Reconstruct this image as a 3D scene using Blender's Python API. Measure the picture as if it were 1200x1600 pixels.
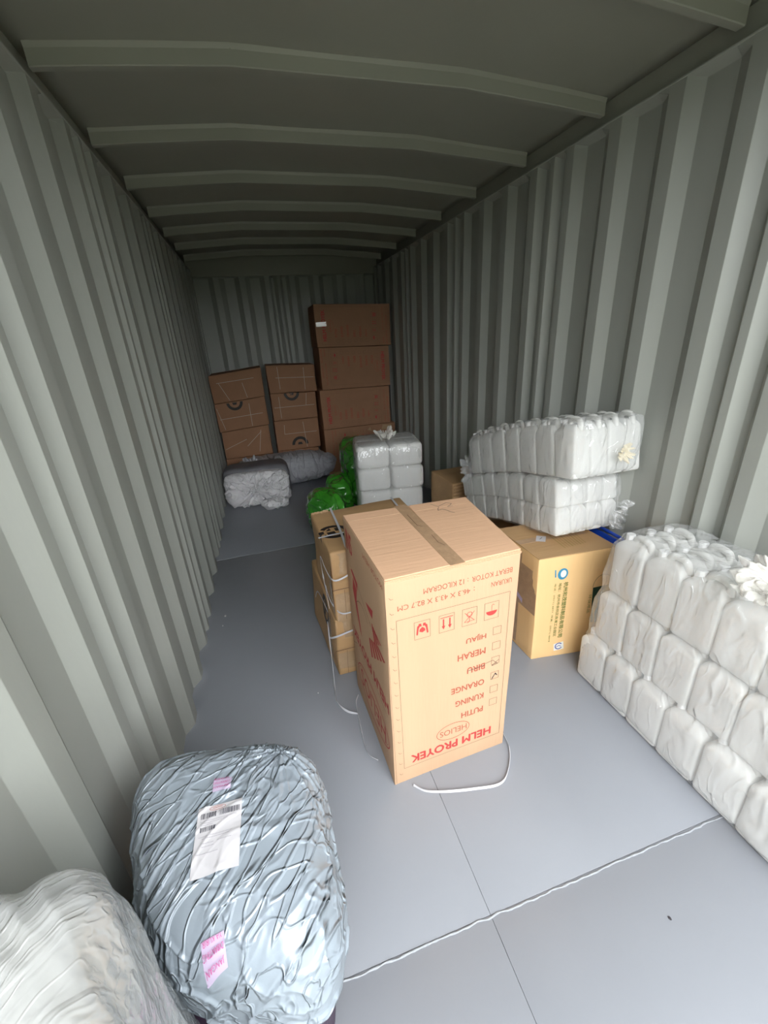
import bpy, bmesh, math, random
from mathutils import Vector, Matrix, noise
from mathutils.bvhtree import BVHTree

for o in list(bpy.data.objects):
    bpy.data.objects.remove(o)
sc = bpy.context.scene
COL = sc.collection
random.seed(7)

# ------------------------------------------------------------------ camera
F_PX, YAW, PITCH, ROLL = 654.467, 0.266528, -0.399145, -0.058968
cam_data = bpy.data.cameras.new('camera')
cam = bpy.data.objects.new('camera', cam_data)
COL.objects.link(cam)
fwd = Vector((math.sin(YAW) * math.cos(PITCH), math.cos(YAW) * math.cos(PITCH), math.sin(PITCH)))
right0 = Vector((math.cos(YAW), -math.sin(YAW), 0))
up0 = right0.cross(fwd)
right = math.cos(ROLL) * right0 + math.sin(ROLL) * up0
up = -math.sin(ROLL) * right0 + math.cos(ROLL) * up0
cam.matrix_world = Matrix(((right.x, up.x, -fwd.x, 0.567287), (right.y, up.y, -fwd.y, 0.0),
                           (right.z, up.z, -fwd.z, 1.748538), (0, 0, 0, 1)))
cam_data.sensor_fit = 'VERTICAL'
cam_data.sensor_height = 32.0
cam_data.lens = F_PX / 1600 * 32.0
cam_data.clip_start = 0.02
sc.camera = cam

# ------------------------------------------------------------------ world, exposure
world = bpy.data.worlds.new('overcast_sky')
sc.world = world
world.use_nodes = True
wn = world.node_tree.nodes
# overcast sky, brighter towards the horizon than overhead
_nt = world.node_tree
_tc = _nt.nodes.new('ShaderNodeTexCoord')
_sx = _nt.nodes.new('ShaderNodeSeparateXYZ')
_mr = _nt.nodes.new('ShaderNodeMapRange')
_mr.inputs['From Min'].default_value = 0.0
_mr.inputs['From Max'].default_value = 1.0
_mr.inputs['To Min'].default_value = 11.5
_mr.inputs['To Max'].default_value = 8.5
_nt.links.new(_tc.outputs['Generated'], _sx.inputs[0])
_nt.links.new(_sx.outputs['Z'], _mr.inputs['Value'])
_nt.links.new(_mr.outputs[0], wn['Background'].inputs[1])
wn['Background'].inputs[0].default_value = (0.95, 0.98, 1.0, 1)
sc.view_settings.view_transform = 'Standard'
sc.view_settings.look = 'None'
sc.view_settings.exposure = 0.0
sc.view_settings.gamma = 1.0
sc.view_settings.use_curve_mapping = False

W, HR, YF, YB = 2.35, 2.605, -0.04, 6.32      # inner width, rail underside, door plane, back wall

# ------------------------------------------------------------------ materials
def mat(name, color, rough=0.6, metal=0.0, spec=0.5, var=0.0, vscale=4.0, bump=0.0, bscale=60.0,
        stretch=(1, 1, 1), sheen=0.0, coat=0.0, trans=0.0, color2=None, detail=4.0, bdist=0.01):
    m = bpy.data.materials.new(name)
    m.use_nodes = True
    nt = m.node_tree
    b = nt.nodes['Principled BSDF']
    b.inputs['Base Color'].default_value = (*color, 1)
    b.inputs['Roughness'].default_value = rough
    b.inputs['Metallic'].default_value = metal
    b.inputs['Specular IOR Level'].default_value = spec
    b.inputs['Coat Weight'].default_value = coat
    b.inputs['Coat Roughness'].default_value = 0.12
    tc = nt.nodes.new('ShaderNodeTexCoord')
    mp = nt.nodes.new('ShaderNodeMapping')
    mp.inputs['Scale'].default_value = stretch
    nt.links.new(tc.outputs['Object'], mp.inputs[0])
    if var or color2:
        n = nt.nodes.new('ShaderNodeTexNoise')
        n.inputs['Scale'].default_value = vscale
        n.inputs['Detail'].default_value = 5
        nt.links.new(mp.outputs[0], n.inputs['Vector'])
        r = nt.nodes.new('ShaderNodeValToRGB')
        r.color_ramp.elements[0].position = 0.3
        r.color_ramp.elements[1].position = 0.7
        c2 = color2 or tuple(c * (1 - var) for c in color)
        r.color_ramp.elements[0].color = (*c2, 1)
        r.color_ramp.elements[1].color = (*color, 1)
        nt.links.new(n.outputs[0], r.inputs[0])
        nt.links.new(r.outputs[0], b.inputs['Base Color'])
    if bump:
        n2 = nt.nodes.new('ShaderNodeTexNoise')
        n2.inputs['Scale'].default_value = bscale
        n2.inputs['Detail'].default_value = detail
        nt.links.new(mp.outputs[0], n2.inputs['Vector'])
        bp = nt.nodes.new('ShaderNodeBump')
        bp.inputs['Strength'].default_value = bump
        bp.inputs['Distance'].default_value = bdist
        nt.links.new(n2.outputs[0], bp.inputs['Height'])
        nt.links.new(bp.outputs[0], b.inputs['Normal'])
    if trans:
        t = nt.nodes.new('ShaderNodeBsdfTranslucent')
        t.inputs[0].default_value = (*color, 1)
        mx = nt.nodes.new('ShaderNodeMixShader')
        mx.inputs[0].default_value = trans
        nt.links.new(b.outputs[0], mx.inputs[1])
        nt.links.new(t.outputs[0], mx.inputs[2])
        nt.links.new(mx.outputs[0], nt.nodes['Material Output'].inputs[0])
    return m

def film_mat(name, tint, clear, rough, bscale, bump=0.6, stretch=(1, 1, 1), detail=6):
    """thin plastic film: see-through share `clear`, the rest a glossy white skin"""
    m = bpy.data.materials.new(name)
    m.use_nodes = True
    nt = m.node_tree
    b = nt.nodes['Principled BSDF']
    b.inputs['Base Color'].default_value = (*tint, 1)
    b.inputs['Roughness'].default_value = rough
    b.inputs['Specular IOR Level'].default_value = 0.8
    tc = nt.nodes.new('ShaderNodeTexCoord')
    mp = nt.nodes.new('ShaderNodeMapping')
    mp.inputs['Scale'].default_value = stretch
    nt.links.new(tc.outputs['Object'], mp.inputs[0])
    n = nt.nodes.new('ShaderNodeTexNoise')
    n.inputs['Scale'].default_value = bscale
    n.inputs['Detail'].default_value = detail
    n.inputs['Distortion'].default_value = 0.6
    nt.links.new(mp.outputs[0], n.inputs['Vector'])
    bp = nt.nodes.new('ShaderNodeBump')
    bp.inputs['Strength'].default_value = bump
    bp.inputs['Distance'].default_value = 0.02
    nt.links.new(n.outputs[0], bp.inputs['Height'])
    nt.links.new(bp.outputs[0], b.inputs['Normal'])
    gl = nt.nodes.new('ShaderNodeBsdfGlossy')
    gl.inputs['Roughness'].default_value = rough
    nt.links.new(bp.outputs[0], gl.inputs['Normal'])
    tr = nt.nodes.new('ShaderNodeBsdfTransparent')
    tr.inputs[0].default_value = (1, 1, 1, 1)
    lw = nt.nodes.new('ShaderNodeLayerWeight')
    lw.inputs[0].default_value = 0.5
    nt.links.new(bp.outputs[0], lw.inputs['Normal'])
    pw = nt.nodes.new('ShaderNodeMath')
    pw.operation = 'POWER'
    pw.inputs[1].default_value = 4.0
    nt.links.new(lw.outputs['Facing'], pw.inputs[0])
    fr = nt.nodes.new('ShaderNodeMath')
    fr.operation = 'MULTIPLY_ADD'
    fr.inputs[1].default_value = 0.50
    fr.inputs[2].default_value = 0.07
    nt.links.new(pw.outputs[0], fr.inputs[0])
    m1 = nt.nodes.new('ShaderNodeMixShader')
    nt.links.new(fr.outputs[0], m1.inputs[0])
    nt.links.new(tr.outputs[0], m1.inputs[1])
    nt.links.new(gl.outputs[0], m1.inputs[2])
    m2 = nt.nodes.new('ShaderNodeMixShader')
    m2.inputs[0].default_value = 1 - clear
    nt.links.new(m1.outputs[0], m2.inputs[1])
    nt.links.new(b.outputs[0], m2.inputs[2])
    nt.links.new(m2.outputs[0], nt.nodes['Material Output'].inputs[0])
    return m

M = {}
M['wall'] = mat('grey_green_wall_paint', (0.335, 0.345, 0.315), 0.42, var=0.06, vscale=1.5, bump=0.08, bscale=35, stretch=(1, 1, .3))
M['roof'] = mat('grey_green_roof_paint', (0.30, 0.30, 0.255), 0.5, var=0.10, vscale=1.2, bump=0.10, bscale=14)
M['floor'] = mat('blue_grey_floor_paint', (0.265, 0.278, 0.308), 0.38, var=0.07, vscale=1.8, bump=0.06, bscale=9, stretch=(1, 1, 1))
M['bead'] = mat('painted_weld_bead', (0.32, 0.335, 0.36), 0.35, bump=0.3, bscale=200)  # paler than the floor paint: the bead's highlight is put into the colour
M['joint'] = mat('dark_joint_dirt', (0.17, 0.175, 0.19), 0.9)
M['ground'] = mat('concrete_yard', (0.17, 0.175, 0.13), 0.95, var=0.2, vscale=2, bump=0.2, bscale=20)
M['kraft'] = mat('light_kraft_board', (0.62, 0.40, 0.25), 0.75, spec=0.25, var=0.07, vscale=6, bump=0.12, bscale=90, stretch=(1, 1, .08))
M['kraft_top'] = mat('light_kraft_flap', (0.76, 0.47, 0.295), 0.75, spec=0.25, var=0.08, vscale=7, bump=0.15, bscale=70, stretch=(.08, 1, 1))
M['brown'] = mat('brown_kraft_board', (0.54, 0.335, 0.165), 0.6, spec=0.3, var=0.14, vscale=7, bump=0.2, bscale=70, stretch=(.1, 1, 1))
M['brown_side'] = mat('ochre_kraft_board', (0.86, 0.56, 0.27), 0.6, spec=0.3, var=0.1, vscale=5, bump=0.15, bscale=60, stretch=(1, 1, .1))
M['backkraft'] = mat('dim_kraft_board', (0.38, 0.205, 0.12), 0.8, spec=0.2, var=0.12, vscale=5, bump=0.1, bscale=60)  # same board as the near cartons, darkened for the shade at the back
M['tape'] = mat('brown_packing_tape', (0.50, 0.32, 0.19), 0.35, var=0.2, vscale=30, bump=0.15, bscale=80)
M['cleartape'] = mat('glossy_clear_tape', (0.50, 0.34, 0.20), 0.18, spec=0.9, var=0.1, bump=0.5, bscale=40)
M['edge'] = mat('corrugated_board_edge', (0.62, 0.40, 0.22), 0.8, bump=0.8, bscale=260, stretch=(1, 1, .1))
M['red'] = mat('red_print', (0.50, 0.05, 0.045), 0.7)
M['dred'] = mat('brownish_red_print', (0.42, 0.10, 0.055), 0.75)
M['line'] = mat('dark_printed_line', (0.20, 0.115, 0.07), 0.8)
M['pen'] = mat('black_pen_ink', (0.03, 0.025, 0.03), 0.6)
M['black'] = mat('black_print', (0.022, 0.016, 0.014), 0.5)
M['strap'] = mat('white_strapping_band', (0.62, 0.62, 0.66), 0.35, spec=0.6)
M['can'] = mat('white_translucent_plastic', (0.94, 0.935, 0.91), 0.38, spec=0.5, trans=0.28)
M['cap'] = mat('white_screw_cap_plastic', (0.88, 0.88, 0.88), 0.4)
M['film'] = film_mat('clear_bag_film', (0.92, 0.93, 0.94), 0.78, 0.09, 10, 1.0, stretch=(1, 1, .5))
M['film_tie'] = film_mat('gathered_bag_film', (0.92, 0.89, 0.83), 0.5, 0.12, 30, 0.8)
M['foam'] = film_mat('white_foam_and_film_wrap', (0.37, 0.368, 0.345), 0.0, 0.22, 4, 0.18, stretch=(1.0, .35, 1), detail=2)
M['foamfilm'] = film_mat('loose_clear_overwrap', (0.82, 0.83, 0.83), 0.66, 0.10, 7, 0.5, stretch=(1.6, .5, 1), detail=2)
M['mailer'] = mat('silver_blue_poly_mailer', (0.30, 0.345, 0.395), 0.30, metal=0.08, spec=0.7, bump=0.12, bscale=26, detail=5, bdist=0.010)
def crease_bump(m, layers, rot):
    """sharp film creases: ridged noise stretched along the folds, as bump"""
    nt = m.node_tree
    b = nt.nodes['Principled BSDF']
    tc = nt.nodes.new('ShaderNodeTexCoord')
    prev = None
    if b.inputs['Normal'].is_linked:
        prev = b.inputs['Normal'].links[0].from_socket
    for sc_, st, wt, dist, r_ in layers:
        mp = nt.nodes.new('ShaderNodeMapping')
        mp.vector_type = 'TEXTURE'
        mp.inputs['Rotation'].default_value = (0, 0, rot + r_)
        mp.inputs['Scale'].default_value = [1 / c for c in st]
        nt.links.new(tc.outputs['Object'], mp.inputs[0])
        # bend the coordinates so creases are not straight
        wv = nt.nodes.new('ShaderNodeTexNoise')
        wv.inputs['Scale'].default_value = 5
        nt.links.new(tc.outputs['Object'], wv.inputs['Vector'])
        ad = nt.nodes.new('ShaderNodeVectorMath')
        ad.operation = 'MULTIPLY_ADD'
        ad.inputs[1].default_value = (.10, .10, .10)
        nt.links.new(wv.outputs['Color'], ad.inputs[0])
        nt.links.new(mp.outputs[0], ad.inputs[2])
        n = nt.nodes.new('ShaderNodeTexNoise')
        n.inputs['Scale'].default_value = sc_
        n.inputs['Detail'].default_value = 1.5
        nt.links.new(ad.outputs[0], n.inputs['Vector'])
        sb = nt.nodes.new('ShaderNodeMath')
        sb.operation = 'SUBTRACT'
        sb.inputs[1].default_value = .5
        nt.links.new(n.outputs[0], sb.inputs[0])
        ab = nt.nodes.new('ShaderNodeMath')
        ab.operation = 'ABSOLUTE'
        nt.links.new(sb.outputs[0], ab.inputs[0])
        mr = nt.nodes.new('ShaderNodeMapRange')
        mr.interpolation_type = 'SMOOTHSTEP'
        mr.inputs['From Min'].default_value = 0
        mr.inputs['From Max'].default_value = wt
        mr.inputs['To Min'].default_value = 1
        mr.inputs['To Max'].default_value = 0
        nt.links.new(ab.outputs[0], mr.inputs['Value'])
        bp = nt.nodes.new('ShaderNodeBump')
        bp.inputs['Strength'].default_value = 1.0
        bp.inputs['Distance'].default_value = dist
        nt.links.new(mr.outputs[0], bp.inputs['Height'])
        if prev is not None:
            nt.links.new(prev, bp.inputs['Normal'])
        prev = bp.outputs[0]
    nt.links.new(prev, b.inputs['Normal'])
    for g in nt.nodes:
        if g.type in ('BSDF_GLOSSY', 'LAYER_WEIGHT'):
            nt.links.new(prev, g.inputs['Normal'])
crease_bump(M['mailer'], ((6.0, (.34, 2.2, 1), .040, .0065, 0), (11.0, (.30, 1.9, 1.2), .04, .0034, .18), (12, (.6, 1.4, 1), .045, .0022, -.5)), math.radians(48))
crease_bump(M['foam'], ((9.0, (.3, 2.2, 1), .09, .0016, 0), (24.0, (.22, 1.9, 1.2), .09, .0008, .12)), math.radians(42))
crease_bump(M['foamfilm'], ((11.0, (.25, 2.2, 1), .08, .0014, 0), (28.0, (.2, 1.9, 1), .09, .0007, .1)), math.radians(40))
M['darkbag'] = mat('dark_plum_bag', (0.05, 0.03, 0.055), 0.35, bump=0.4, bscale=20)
M['paper'] = mat('white_label_paper', (0.60, 0.58, 0.60), 0.5)
M['pinkpaper'] = mat('pale_pink_sticker', (0.52, 0.43, 0.58), 0.4)
M['pink'] = mat('magenta_print', (0.55, 0.10, 0.30), 0.5)
M['ink'] = mat('label_ink', (0.06, 0.06, 0.08), 0.6)
M['greyink'] = mat('faint_grey_ink', (0.40, 0.38, 0.42), 0.6)
M['sack'] = mat('grey_plastic_sack', (0.40, 0.40, 0.43), 0.35, bump=0.6, bscale=12, stretch=(.5, 2, 2), bdist=0.03)
M['wsack'] = mat('pale_grey_plastic_sack', (0.88, 0.86, 0.88), 0.4, bump=0.4, bscale=14)
M['green'] = mat('glossy_green_wrap', (0.07, 0.42, 0.03), 0.16, spec=0.8, coat=0.8, bump=0.5, bscale=13, color2=(0.02, 0.18, 0.015), vscale=5, bdist=0.02)
M['lgreen'] = mat('bright_green_lid', (0.13, 0.55, 0.04), 0.25, coat=0.6)
M['blue'] = mat('blue_plastic', (0.01, 0.06, 0.45), 0.35)
M['pblue'] = mat('blue_print', (0.04, 0.25, 0.42), 0.6)
M['navy'] = mat('navy_print', (0.05, 0.08, 0.30), 0.6)
M['olive'] = mat('olive_green_print', (0.20, 0.20, 0.055), 0.7)
M['dgreen'] = mat('dark_green_print', (0.02, 0.055, 0.03), 0.6)
M['pwhite'] = mat('white_print', (0.75, 0.73, 0.68), 0.6)

crease_bump(M['film'], ((7.0, (1, 1, .30), .06, .005, .3), (14.0, (1.2, 1.2, .4), .06, .0022, .9)), 0)
crease_bump(M['wsack'], ((8.0, (1, 1, 1), .035, .012, 0), (16.0, (1, 1, 1), .04, .006, .4)), 0)
crease_bump(M['sack'], ((5.0, (1.6, .5, .5), .05, .012, 0),), 0)
crease_bump(M['green'], ((7.0, (1, 1, 1), .05, .012, 0),), 0)

# ------------------------------------------------------------------ helpers
def link(name, me, m=None, parent=None, smooth=None):
    o = bpy.data.objects.new(name, me)
    COL.objects.link(o)
    if m is not None and not me.materials:
        me.materials.append(m)
    if parent is not None:
        o.parent = parent
    if smooth is not None:
        me.polygons.foreach_set('use_smooth', [True] * len(me.polygons))
        if smooth < 179:
            me.set_sharp_from_angle(angle=math.radians(smooth))
    return o

def mesh(name, vs, fs, m=None, parent=None, smooth=None):
    me = bpy.data.meshes.new(name)
    me.from_pydata([tuple(v) for v in vs], [], fs)
    me.validate()
    me.update()
    return link(name, me, m, parent, smooth)

def thing(name, label, cat, loc=(0, 0, 0), group=None):
    """an Empty at the thing's base; part geometry is given in world metres and shifted under it"""
    o = bpy.data.objects.new(name, None)
    COL.objects.link(o)
    o.location = loc
    o.empty_display_size = 0.05
    tag(o, label, cat, group)
    return o

def tag(o, label, cat, group=None):
    o['label'] = label
    o['category'] = cat
    if group:
        o['group'] = group
    return o

def part(o, root):
    """parent o (whose mesh is in world metres) to root, keeping it in place"""
    o.parent = root
    par = Vector((0, 0, 0))
    r = root
    while r is not None:
        par += Vector(r.location)
        r = r.parent
    o.location = -par
    return o

def struct(o):
    o['kind'] = 'structure'
    return o

def boxverts(x0, x1, y0, y1, z0, z1):
    return [(x0, y0, z0), (x1, y0, z0), (x1, y1, z0), (x0, y1, z0), (x0, y0, z1), (x1, y0, z1), (x1, y1, z1), (x0, y1, z1)]
BF = [(3, 2, 1, 0), (4, 5, 6, 7), (0, 1, 5, 4), (1, 2, 6, 5), (2, 3, 7, 6), (3, 0, 4, 7)]

def hexa(name, c8, m, parent=None, bevel=0.004, seg=2, cuts=0, bulge=None):
    """hexahedron from 8 corners (bottom near-left, near-right, far-right, far-left, then top)"""
    bm = bmesh.new()
    vs = [bm.verts.new(v) for v in c8]
    for f in BF:
        bm.faces.new([vs[i] for i in f])
    if bevel:
        bmesh.ops.bevel(bm, geom=list(bm.edges), offset=bevel, segments=seg, affect='EDGES', profile=0.5)
    if cuts:
        big = [e for e in bm.edges if e.calc_length() > 0.08]
        bmesh.ops.subdivide_edges(bm, edges=big, cuts=cuts, use_grid_fill=True)
    if bulge:
        for v in bm.verts:
            v.co += bulge(v.co)
    bmesh.ops.recalc_face_normals(bm, faces=list(bm.faces))
    me = bpy.data.meshes.new(name)
    bm.to_mesh(me)
    bm.free()
    return link(name, me, m, parent, 35)

def box(name, x0, x1, y0, y1, z0, z1, m, parent=None, bevel=0.0):
    return hexa(name, boxverts(x0, x1, y0, y1, z0, z1), m, parent, bevel)

def tube_data(pts, r, n=8, flat=1.0, closed=False):
    """a tube along pts; flat<1 squashes it to a band"""
    pts = [Vector(p) for p in pts]
    vs, fs = [], []
    prev = None
    for i, p in enumerate(pts):
        t = (pts[min(i + 1, len(pts) - 1)] - pts[max(i - 1, 0)]).normalized()
        a = Vector((0, 0, 1)) if abs(t.z) < 0.95 else Vector((0, 1, 0))
        if prev is not None and abs(prev.dot(t)) < 0.95:
            a = prev
        u = (a - t * a.dot(t)).normalized()
        w = t.cross(u)
        prev = u
        rr = r[i] if isinstance(r, (list, tuple)) else r
        for k in range(n):
            an = 2 * math.pi * k / n
            vs.append(p + u * math.cos(an) * rr + w * math.sin(an) * rr * flat)
    for i in range(len(pts) - 1):
        for k in range(n):
            fs.append((i * n + k, i * n + (k + 1) % n, (i + 1) * n + (k + 1) % n, (i + 1) * n + k))
    fs.append(tuple(range(n))[::-1])
    fs.append(tuple((len(pts) - 1) * n + k for k in range(n)))
    return vs, fs

def smooth_path(pts, sub=6):
    pts = [Vector(p) for p in pts]
    out = []
    for i in range(len(pts) - 1):
        p0, p1, p2, p3 = pts[max(i - 1, 0)], pts[i], pts[i + 1], pts[min(i + 2, len(pts) - 1)]
        for k in range(sub):
            t = k / sub
            out.append(0.5 * ((2 * p1) + (p2 - p0) * t + (2 * p0 - 5 * p1 + 4 * p2 - p3) * t * t + (3 * p1 - p0 - 3 * p2 + p3) * t ** 3))
    out.append(pts[-1])
    return out

def band_data(pts, width, up=(0, 0, 1), thick=0.0008, twist=0.0):
    """flat strapping band along pts, its width along up"""
    pts = [Vector(p) for p in pts]
    vs, fs = [], []
    for i, p in enumerate(pts):
        t = (pts[min(i + 1, len(pts) - 1)] - pts[max(i - 1, 0)]).normalized()
        u = Vector(up)
        u = (u - t * u.dot(t))
        u = u.normalized() if u.length > 1e-4 else Vector((1, 0, 0))
        if twist:
            u = Matrix.Rotation(twist * math.sin(i * 0.23), 3, t) @ u
        w = t.cross(u)
        for a, b in ((-1, -1), (1, -1), (1, 1), (-1, 1)):
            vs.append(p + u * a * width / 2 + w * b * thick / 2)
    for i in range(len(pts) - 1):
        for k in range(4):
            fs.append((i * 4 + k, i * 4 + (k + 1) % 4, (i + 1) * 4 + (k + 1) % 4, (i + 1) * 4 + k))
    return vs, fs

class Face:
    """flat frame on a surface: origin, x axis, y axis (y up the reading direction), normal towards the viewer"""
    def __init__(s, O, X, Y):
        s.O = Vector(O)
        s.x = (Vector(X) - s.O).normalized()
        d = Vector(Y) - s.O
        s.y = (d - s.x * d.dot(s.x)).normalized()
        s.n = s.x.cross(s.y)
    def p(s, a, b, h=0.0):
        return s.O + s.x * a + s.y * b + s.n * h

class Wrap:
    """frame whose points are laid on the carton board itself"""
    def __init__(s, fr, body):
        s.fr = fr
        s.b = BVHTree.FromPolygons([v.co[:] for v in body.data.vertices], [tuple(p.vertices) for p in body.data.polygons])
        o, s.dx, s.dy = fr.p(0, 0), fr.p(1, 0) - fr.p(0, 0), fr.p(0, 1) - fr.p(0, 0)
        s.n = (fr.p(0, 0, 1) - o).normalized()
    def p(s, a, b, h=0.0):
        q = s.fr.p(a, b)
        hit = s.b.ray_cast(q + s.n * .06, -s.n, .14)
        return (hit[0] if hit[0] else q) + s.n * h

def fine(p, step=.05):
    """long quads are cut across so they can follow the board"""
    if len(p) != 4:
        return [p]
    a, b, c, d = p
    n = max(1, int(math.hypot(d[0] - a[0], d[1] - a[1]) / step))
    k = max(1, int(math.hypot(b[0] - a[0], b[1] - a[1]) / step))
    f = lambda u, v: tuple((a[i] * (1 - u) + d[i] * u) * (1 - v) + (b[i] * (1 - u) + c[i] * u) * v for i in (0, 1))
    return [[f(i / n, j / k), f(i / n, (j + 1) / k), f((i + 1) / n, (j + 1) / k), f((i + 1) / n, j / k)] for i in range(n) for j in range(k)]

def polys(name, fr, pl, m, parent, h=0.0009):
    vs, fs = [], []
    if isinstance(fr, Wrap):
        pl = [r for p in pl for r in fine(p)]
    for p in pl:
        b = len(vs)
        vs += [fr.p(x, y, h) for x, y in p]
        fs.append(tuple(range(b, b + len(p))))
    o = part(mesh(name, vs, fs, m), parent)
    if name in ('small_print', 'barcode', 'stitch_mark', 'printed_lines', 'pen_mark', 'printed_arc'):
        o['kind'] = 'stuff'          # print too fine to pick apart
    return o

def stroke(pts, w, closed=False):
    """2d polyline -> list of quads"""
    out = []
    q = list(pts) + ([pts[0]] if closed else [])
    for (x0, y0), (x1, y1) in zip(q[:-1], q[1:]):
        L = math.hypot(x1 - x0, y1 - y0) or 1e-6
        dx, dy = (x1 - x0) / L * w / 2, (y1 - y0) / L * w / 2
        out.append([(x0 - dx - dy, y0 - dy + dx), (x0 - dx + dy, y0 - dy - dx), (x1 + dx + dy, y1 + dy - dx), (x1 + dx - dy, y1 + dy + dx)])
    return out

def ring(cx, cy, a, b, w, n=36, a0=0.0, a1=2 * math.pi):
    out = []
    for k in range(n):
        t0, t1 = a0 + (a1 - a0) * k / n, a0 + (a1 - a0) * (k + 1) / n
        out.append([(cx + (a - w) * math.cos(t0), cy + (b - w) * math.sin(t0)), (cx + a * math.cos(t0), cy + b * math.sin(t0)),
                    (cx + a * math.cos(t1), cy + b * math.sin(t1)), (cx + (a - w) * math.cos(t1), cy + (b - w) * math.sin(t1))])
    return out

_text = {}
def text_mesh(s, bold=0.0):
    if (s, bold) in _text:
        return _text[(s, bold)]
    cu = bpy.data.curves.new('lettering', 'FONT')
    cu.body = s
    cu.resolution_u = 3
    cu.offset = bold
    o = bpy.data.objects.new('lettering', cu)
    COL.objects.link(o)
    bpy.context.view_layer.update()
    me = bpy.data.meshes.new_from_object(o.evaluated_get(bpy.context.evaluated_depsgraph_get()))
    vs = [v.co.copy() for v in me.vertices]
    fs = [tuple(p.vertices) for p in me.polygons]
    bpy.data.objects.remove(o)
    bpy.data.curves.remove(cu)
    bpy.data.meshes.remove(me)
    _text[(s, bold)] = (vs, fs)
    return vs, fs

def lettering(s, fr, x0, y0, x1, cap, m, parent, bold=0.0, y1=None, h=0.0009, name='printed_text', conform=None):
    """text whose baseline runs from (x0,y0) to (x1,y1) on the frame, capital height cap"""
    vs, fs = text_mesh(s)
    if not vs:
        return None
    y1 = y0 if y1 is None else y1
    xa, xb = min(v.x for v in vs), max(v.x for v in vs)
    ya, yb = min(v.y for v in vs), max(v.y for v in vs)
    d = Vector((x1 - x0, y1 - y0))
    L = d.length
    d.normalize()
    n = Vector((-d.y, d.x))
    out = []
    for v in vs:
        a, b = (v.x - xa) / (xb - xa) * L, (v.y - ya) / (yb - ya) * cap
        q = Vector((x0, y0)) + d * a + n * b
        out.append(conform(q.x, q.y) if conform else fr.p(q.x, q.y, h))
    if bold:
        base, n0 = list(fs), len(vs)
        pts = list(out)
        for sx_, sy_ in ((1, 0), (-1, 0), (0, 1), (0, -1)):
            off = (fr.p(bold * sx_ * cap * 2, bold * sy_ * cap * 2, h) - fr.p(0, 0, h)) if not isinstance(fr, Wrap) else fr.dx * bold * sx_ * cap * 2 + fr.dy * bold * sy_ * cap * 2
            b0 = len(out)
            out += [p_ + off for p_ in pts]
            fs = fs + [tuple(i + b0 for i in f_) for f_ in base]
    return part(mesh(name, out, fs, m), parent)

def grid_sphere(n):
    """cube grid of side n, points in [-1,1]^3 on the surface, shared vertices"""
    idx, pts, fs = {}, [], []
    def vid(p):
        k = tuple(round(c * n) for c in p)
        if k not in idx:
            idx[k] = len(pts)
            pts.append(Vector(p))
        return idx[k]
    for ax in range(3):
        for s in (-1, 1):
            for i in range(n):
                for j in range(n):
                    q = []
                    for a, b in ((i, j), (i + 1, j), (i + 1, j + 1), (i, j + 1)):
                        c = [0, 0, 0]
                        c[ax] = s
                        c[(ax + 1) % 3] = -1 + 2 * a / n
                        c[(ax + 2) % 3] = -1 + 2 * b / n
                        q.append(vid(c))
                    fs.append(q if s > 0 else q[::-1])
    return pts, fs
_gs = {}

def blob(name, corners, z0, z1, m, parent, n=28, expo=4.0, zexpo=None, disp=None, top_shift=(0, 0), warp=None):
    """rounded soft solid: plan = 4 corners (near-left, near-right, far-right, far-left), superellipsoid rounding"""
    if n not in _gs:
        _gs[n] = grid_sphere(n)
    pts, fs = _gs[n]
    ze = zexpo or expo
    cs = [Vector((c[0], c[1])) for c in corners]
    out, dirs = [], []
    for p in pts:
        r = (abs(p.x) ** expo + abs(p.y) ** expo + abs(p.z) ** ze) ** (1 / ((expo + ze) / 2))
        q = p / r
        u, v, w = (q.x + 1) / 2, (q.y + 1) / 2, (q.z + 1) / 2
        c = cs[0] * (1 - u) * (1 - v) + cs[1] * u * (1 - v) + cs[2] * u * v + cs[3] * (1 - u) * v
        c = c + Vector(top_shift) * w
        co = Vector((c.x, c.y, z0 + (z1 - z0) * w))
        if warp:
            co = warp(co, q)
        out.append(co)
        dirs.append(q)
    if disp:
        me = bpy.data.meshes.new('tmp')
        me.from_pydata(out, [], [tuple(f) for f in fs])
        me.update()
        ns = [Vector(v.normal) for v in me.vertices]
        bpy.data.meshes.remove(me)
        out = [o + nn * disp(o, q, nn) for o, q, nn in zip(out, dirs, ns)]
    o = mesh(name, out, [tuple(f) for f in fs], m, None, 180)
    return part(o, parent) if parent else o

def fold(p, s, k=1.0):
    """sharp-crested creases, 0..1"""
    return 1.0 - min(1.0, abs(noise.noise(Vector(p) * s)) * 2.6 * k)

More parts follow.
